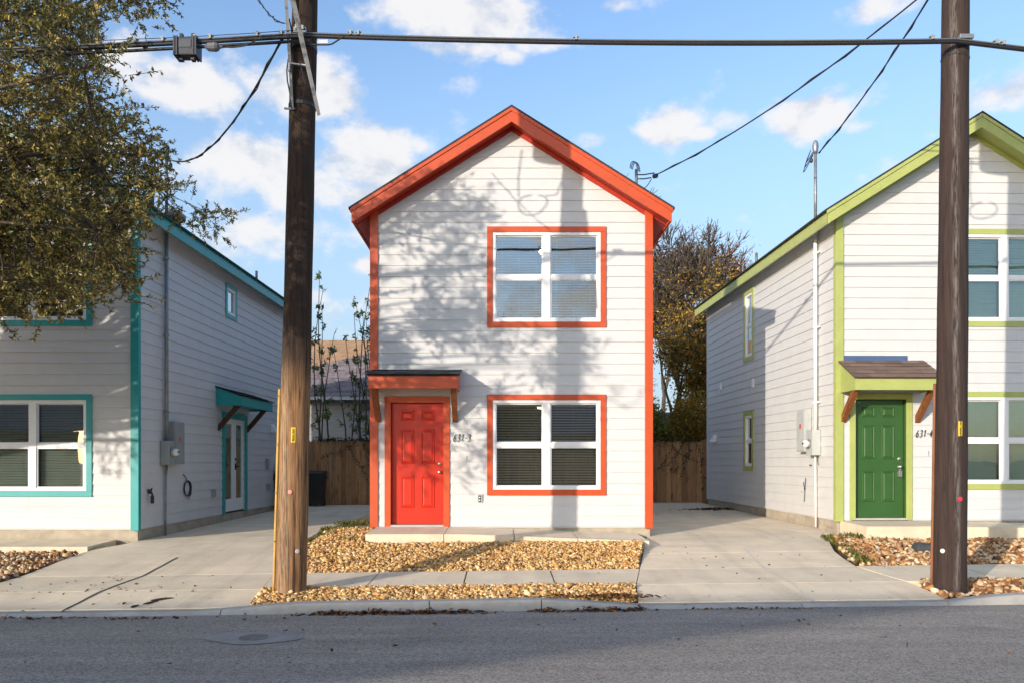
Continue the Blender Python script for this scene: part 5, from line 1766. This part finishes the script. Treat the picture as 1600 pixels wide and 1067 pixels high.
ring(lp_, LB, LT, lz(157), .04, BLACKMETAL); ring(lp_, LB, LT, lz(64), .05, BLACKMETAL); ring(rp_, RB, RT, lz(82, 8.9), .03, BLACKMETAL, tilt=.22)
z = lz(46); c = on_pole(lp_, LB, LT, z, 0, .01)
bk = MB(); bk.box((c.x - .07, c.y - .04, c.z - .04), (c.x + .07, c.y + .02, c.z + .02)); bk.box((c.x - .05, c.y - .06, c.z - .01), (c.x - .03, c.y - .03, c.z + .04)); bk.box((c.x + .02, c.y - .06, c.z - .02), (c.x + .05, c.y - .03, c.z + .03)); bk.build('cable_clamp', GALV, lp_, bevel=.004)
z = lz(58, 8.9); c = on_pole(rp_, RB, RT, z, 12, .01)
bk = MB(); bk.box((c.x - .08, c.y - .03, c.z - .025), (c.x + .08, c.y + .02, c.z + .025)); bk.build('cable_clamp', GALV, rp_, bevel=.004)


def pt(px, py, D): return Vector(((px - PX0) / F * D, D - 13, 1.6 + (PY0 - py) / F * D))


def rel(rt, p): return p - Vector(rt.location)


# braces that run up to the crossarm above the picture
b1 = MB(); b1.hexa([rel(lp_, pt(496, 182, 8.62)), rel(lp_, pt(501, 180, 8.62)), rel(lp_, pt(501, 180, 8.66)), rel(lp_, pt(496, 182, 8.66)), rel(lp_, pt(436, -70, 8.45)), rel(lp_, pt(446, -70, 8.45)), rel(lp_, pt(446, -70, 8.49)), rel(lp_, pt(436, -70, 8.49))])
b1.build('brace', mat('dull_grey_brace', (.13, .135, .14), .6, .2), lp_)
b1 = MB(); b1.hexa([rel(lp_, pt(455, 172, 8.7)), rel(lp_, pt(459, 172, 8.7)), rel(lp_, pt(459, 172, 8.74)), rel(lp_, pt(455, 172, 8.74)), rel(lp_, pt(440, -70, 8.6)), rel(lp_, pt(446, -70, 8.6)), rel(lp_, pt(446, -70, 8.64)), rel(lp_, pt(440, -70, 8.64))])
b1.build('brace', mat('dull_grey_brace', (.13, .135, .14), .6, .2), lp_)
for (p0, p1, w) in (((450, 99, 8.68), (480, 103, 8.66), .012), ((444, 170, 8.72), (462, 171, 8.75), .012), ((452, 100, 8.65), (452, 112, 8.65), .014)):
    q = MB(); q.tube([rel(lp_, pt(*p0)), rel(lp_, pt(*p1))], w, 8); q.build('bolt', GALV, lp_)
gw = MB(); gw.tube([rel(lp_, pt(452 + 4 * math.sin(i * .9), 30 + i * 16, 8.7)) for i in range(10)], .008, 5); gw.tube([rel(lp_, pt(468 + 2 * i, 95 + i * 9, 8.66)) for i in range(5)], .006, 5); gw.build('ground_wire', BLACKMETAL, lp_)
# crossarm and transformer above the frame (their shade shows on the gable)
ca = MB(); c = pole_c(LB, LT, 9.0) - Vector(lp_.location); ca.box((c.x - 1.1, c.y - .24, c.z - .06), (c.x + 1.1, c.y - .13, c.z + .06)); ca.build('crossarm', POLE_R, lp_)
tf = MB(); c = pole_c(LB, LT, 8.25) - Vector(lp_.location) + Vector((-.47, -.08, 0)); tf.lathe((c.x, c.y, c.z - .42), (0, 0, 1), [(0, .01), (.02, .20), (.05, .215), (.72, .215), (.75, .225), (.80, .2), (.84, .02)], 24)
tr_ = tf.build('transformer', GREYBOX, lp_, smooth=False)
bs_ = MB()
for dx in (-.09, .09): bs_.lathe((c.x + dx, c.y, c.z + .38), (0, 0, 1), [(0, .03), (.05, .05), (.08, .03), (.12, .045), (.16, .03), (.22, .012)], 10)
bs_.build('bushing', GREYBOX, tr_)
lw = MB()
Lc = Vector((-2.98, -4.2, 7.18)) - Vector(lp_.location)
lw.tube([Lc + Vector((.24 * math.sin(t), .05 * math.cos(t), -.24 * math.cos(t) * (1.0 if math.cos(t) > 0 else .55))) for t in np.linspace(-2.9, 2.9, 26)], .012, 5)
lw.tube([Lc + Vector((-.24, 0, .08)), Lc + Vector((-.2, .05, .4)), Lc + Vector((-.1, .1, .85))], .012, 5)
lw.tube([Lc + Vector((.22, 0, .1)), Lc + Vector((.4, 0, .12)), Lc + Vector((.55, .05, .4))], .012, 5)
lw.build('wire_loop', BLACKMETAL, lp_)
ca = MB(); c = pole_c(RB, RT, 9.1) - Vector(rp_.location); ca.box((c.x - 1.1, c.y - .24, c.z - .06), (c.x + 1.1, c.y - .13, c.z + .06)); ca.build('crossarm', POLE_R, rp_)
tf = MB(); c = pole_c(RB, RT, 8.3) - Vector(rp_.location) + Vector((-.47, -.08, 0)); tf.lathe((c.x, c.y, c.z - .42), (0, 0, 1), [(0, .01), (.02, .20), (.05, .215), (.72, .215), (.75, .225), (.80, .2), (.84, .02)], 24)
tf.build('transformer', GREYBOX, rp_)
lw = MB(); Lc = Vector((4.62, -4.05, 7.25)) - Vector(rp_.location)
lw.tube([Lc + Vector((.24 * math.sin(t), .05 * math.cos(t), -.16 * math.cos(t))) for t in np.linspace(-2.9, 2.9, 26)], .012, 5)
lw.tube([Lc + Vector((-.2, 0, .1)), Lc + Vector((-.2, .05, .4)), Lc + Vector((-.12, .1, .85))], .012, 5)
lw.build('wire_loop', BLACKMETAL, rp_)

# ------------------------------------------------------------------ overhead cables
def sag(a, b, s, n=24): return [a + (b - a) * t - Vector((0, 0, s * 4 * t * (1 - t))) for t in np.linspace(0, 1, n)]


PL, PR = pt(479, 57, 8.66), pt(1494, 66, 8.86)
FARL, FARR = PL + Vector((-26, -1.6, -.3)), PR + Vector((26, 1.8, .1))
main = empty('cable_bundle', PL); tag(main, 'thick black communication cable running from pole to pole across the top', 'cable')
mid_pts = sag(PL, PR, .05, 30)
left_pts = sag(FARL, PL, .55, 40); right_pts = sag(PR, FARR, .55, 30)
allp = left_pts[:-1] + mid_pts + right_pts[1:]
w = MB(); w.tube([p - PL for p in allp], .021, 8); w.build('cable', BLACKMETAL, main, smooth=True)
w = MB(); w.tube([p - PL + Vector((0, -.008, .030)) for p in allp], .010, 6); w.build('messenger_wire', mat('grey_wire', (.12, .125, .135), .5, .1), main, smooth=True)
w = MB(); w.tube([p - PL + Vector((0, -.004, .075 + .012 * math.sin(i * .8))) for i, p in enumerate(left_pts)], .005, 4); w.build('lashing_wire', BLACKMETAL, main)
w = MB(); w.tube([p - PL + Vector((0, .01, -.045 - .05 * (1 - i / 39))) for i, p in enumerate(left_pts)], .018, 6); w.build('second_cable', BLACKMETAL, main, smooth=True)
cl = MB()
def bund(px, D=8.62):
    best = min(allp, key=lambda p: abs(PX0 + p.x / (p.y + 13) * F - px)); 
    k = allp.index(best); 
    for i in range(len(allp) - 1):
        a_, b_ = allp[i], allp[i + 1]
        xa, xb = PX0 + a_.x / (a_.y + 13) * F, PX0 + b_.x / (b_.y + 13) * F
        if xa <= px <= xb: return a_ + (b_ - a_) * ((px - xa) / (xb - xa + 1e-9))
    return best
for px in (212, 255, 305, 329, 402, 440, 548, 560, 900, 1456, 1556, 1567):
    q = bund(px) - PL; cl.box((q.x - .012, q.y - .03, q.z + .025), (q.x + .012, q.y + .03, q.z + .075)); cl.box((q.x - .03, q.y - .015, q.z + .06), (q.x + .03, q.y + .015, q.z + .07))
tag(cl.build('cable_tie', GREYBOX, main), kind='stuff')
def cable_part(pxs, r_, nm='jumper_cable', D=8.62):
    P = [pt(x_, y_, D) - PL for x_, y_ in pxs]; Q = []
    for i in range(len(P) - 1):
        p0, p1, p2, p3 = P[max(i - 1, 0)], P[i], P[i + 1], P[min(i + 2, len(P) - 1)]
        for j in range(6):
            t = j / 6; Q.append(.5 * ((2 * p1) + (p2 - p0) * t + (2 * p0 - 5 * p1 + 4 * p2 - p3) * t * t + (3 * p1 - p0 - 3 * p2 + p3) * t ** 3))
    Q.append(P[-1]); m_ = MB(); m_.tube(Q, r_, 6); m_.build(nm, BLACKMETAL, main, smooth=True)
cable_part([(212, 63), (222, 73), (235, 77), (255, 76), (273, 75)], .011)
cable_part([(128, 70), (150, 77), (178, 74), (205, 64)], .011)
cable_part([(348, 74), (368, 74), (388, 70), (408, 58)], .009)
cable_part([(478, 70), (500, 70.5), (516, 70), (524, 66), (538, 57)], .009)
tgq = bund(505) - PL
tg_ = MB(); tg_.box((tgq.x - .07, tgq.y - .004, tgq.z - .075), (tgq.x + .05, tgq.y, tgq.z - .035)); to = tg_.build('cable_tag', mat('white_cable_tag', (.5, .52, .6), .5, .1), main)
# amplifier box hanging under the cable
q = pt(293, 77, 8.6); am = empty('amplifier_box', q); tag(am, 'ribbed grey amplifier box hanging under the cable at left', 'cable box')
BOXM = mat('dark_grey_alloy', (.028, .031, .04), .5, .15, metal=.3)
b = MB(); b.box((-.125, -.07, -.10), (.125, .07, .10)); b.build('housing', BOXM, am, bevel=.012)
for sx in (-.118, -.09, .09, .118):
    b = MB(); b.box((sx - .009, -.085, -.105), (sx + .009, .085, .105)); b.build('rib', BOXM, am)
b = MB(); b.box((-.07, -.076, -.02), (.07, -.07, .07)); b.build('cover_plate', mat('alloy_plate', (.04, .044, .055), .45, .1, metal=.3), am, bevel=.003)
for sx in (-.065, .065):
    b = MB(); b.box((sx - .018, -.02, .10), (sx + .018, .02, .165)); b.build('hanger', BOXM, am)
    b = MB(); b.box((sx - .02, -.03, -.135), (sx + .02, .03, -.10)); b.build('foot', BOXM, am)
q = pt(334, 74, 8.6); sp_ = empty('splice_case', q); tag(sp_, 'small grey line tap right of the amplifier box', 'cable box')
b = MB(); b.lathe((-.10, 0, 0), (1, 0, 0), [(0, .012), (.02, .03), (.04, .045), (.12, .05), (.15, .04), (.17, .018), (.2, .014)], 10); b.build('case', mat('grey_alloy', (.14, .145, .16), .45, .15, metal=.4), sp_)
b = MB(); b.tube([(-.18, 0, 0), (-.10, 0, 0)], .013, 6); b.build('connector', BOXM, sp_)


def drop(label, a, b, s, r_=.012, name='service_drop'):
    p = sag(a, b, s, 24); m_ = MB()
    m_.tube([q - a for q in p], r_, 6)
    m_.tube([q - a + Vector((.018 * math.cos(i * 1.7), .018 * math.sin(i * 1.7), .012 * math.sin(i * 1.1))) for i, q in enumerate(p)], r_ * .7, 5)
    o = m_.build(name, BLACKMETAL, smooth=True); o.location = a; tag(o, label, 'cable', 'service cables to the houses')


HC = Vector((.152 + HW + .42, 1.86, ZB_C + 6.57))
drop('twisted service cable from the upper right to the mast of the red door house', HC, pt(1575, -120, 9.2), .26)
HGp = pt(1279, 240, 13.8)
drop('twisted service cable from the upper right to the mast of the lime house', HGp, pt(1540, -150, 9.1), .18)
drop('twisted service cable from the left pole to the mast of the teal house', pt(441, 60, 8.66), pt(271, 252, 13.55), .42)
drop('thin black wire curving in to the left pole at the top edge', pt(443, 37, 8.66), pt(392, -25, 9.5), .10, .007)

# ------------------------------------------------------------------ small things on the ground
x, y = road_pt(1443, 862)
ob = MB(); ob.hexa([(-.17, -.14, 0), (.15, -.15, 0), (.17, .12, 0), (-.16, .13, 0), (-.12, -.08, .13), (.11, -.10, .11), (.12, .07, .12), (-.10, .09, .14)])
o = ob.build('rock', mat('dark_grey_rock', (.05, .052, .058), .8, .3, 10., bump=.01, bscale=20.), bevel=.02); o.location = (x, y, gz(x, y) + .03); tag(o, 'dark grey lump on the brown stones beside the right pole', 'rock')
# patch round a valve cover in the street
x, y = at_px(396, 996, .006)
mh = empty('valve_cover', (x, y, .004)); tag(mh, 'round metal valve cover in a pale patch of the street', 'valve cover')
pm = MB(); rows = []
ring_ = [(.36 * math.cos(t) * (1.0 + .12 * math.cos(2 * t + .4)) + .05 * math.cos(t) ** 3, .25 * math.sin(t) * (1 + .08 * math.sin(3 * t))) for t in np.linspace(0, 2 * math.pi, 40, endpoint=False)]
pm.add([(a_, b_, .006) for a_, b_ in ring_], [tuple(range(40))]); pm.build('concrete_patch', mat('pale_road_patch', (.25, .24, .235), .9, .15, 6., bump=.003), mh)
pm = MB(); pm.lathe((0, 0, .004), (0, 0, 1), [(0, .13), (.006, .13), (.006, .105), (.0055, .104), (.0055, .001)], 28); cv = pm.build('cover', mat('rusty_iron', (.17, .155, .15), .7, .3, 14., metal=.3), mh)

# ------------------------------------------------------------------ across the street (behind the camera: shade and reflections)
ROT = math.atan(.068)
xr = 5.7 - 17.0
ridge_y = kerb_y(5.7) + .45 - 20.4
oh = empty('shadow_shed', (xr, ridge_y, 0), ROT); tag(oh, 'added unseen open shed, its single-pitch roof shaped to shade the street', 'shed', 'added shadow casters')  # unseen roof added to throw the slanting shadow edge on the road
Lh = 19.0
b = MB(); b.hexa([(-Lh, 0, 5.88), (0, 0, 5.88), (0, 5.9, 2.88), (-Lh, 5.9, 2.88), (-Lh, 0, 6.0), (0, 0, 6.0), (0, 5.9, 3.0), (-Lh, 5.9, 3.0)]); b.build('roof', ROOF_GREY, oh)
b = MB(); b.box((-Lh, .1, 0), (-10.5, 5.4, 3.1)); b.build('wall', mat('tan_wall', (.36, .29, .2), .8, .1), oh)
for x in (-9.2, -5.0):
    for (y, z) in ((.25, 5.75), (5.5, 3.08)):
        b = MB(); b.box((x - .05, y - .05, 0), (x + .05, y + .05, z - .02)); b.build('post', CEDAR, oh)
fence('cedar fence across the street', -1.5, 14, -20.0, .05, 1.9, 5)
OG = 'trees across the street'
tree('street_tree', 'bare tree across the street', (2.2, -22.5, 0), 8.5, 61, AUT, 6, .1, 6, .16, .45, OG, .3, first=.33)
tree('street_tree', 'leafy tree across the street behind the fence', (5.0, -23.5, 0), 7.6, 67, GRN, 6, .12, 6, .16, .5, OG, low(8), first=.3, spreadleaf=.16)
tree('street_tree', 'small yellowing tree across the street', (0.2, -21.5, 0), 4.6, 71, AUT, 14, .10, 5, .09, .55, OG, .9, first=.3, spreadleaf=.25)
back_house('dark low house across the street beyond the fence', -2, 16, -34, -27, 0, 3.0, 5.2, ROOF_GREY, MATS['tan_wall'], 2, False)
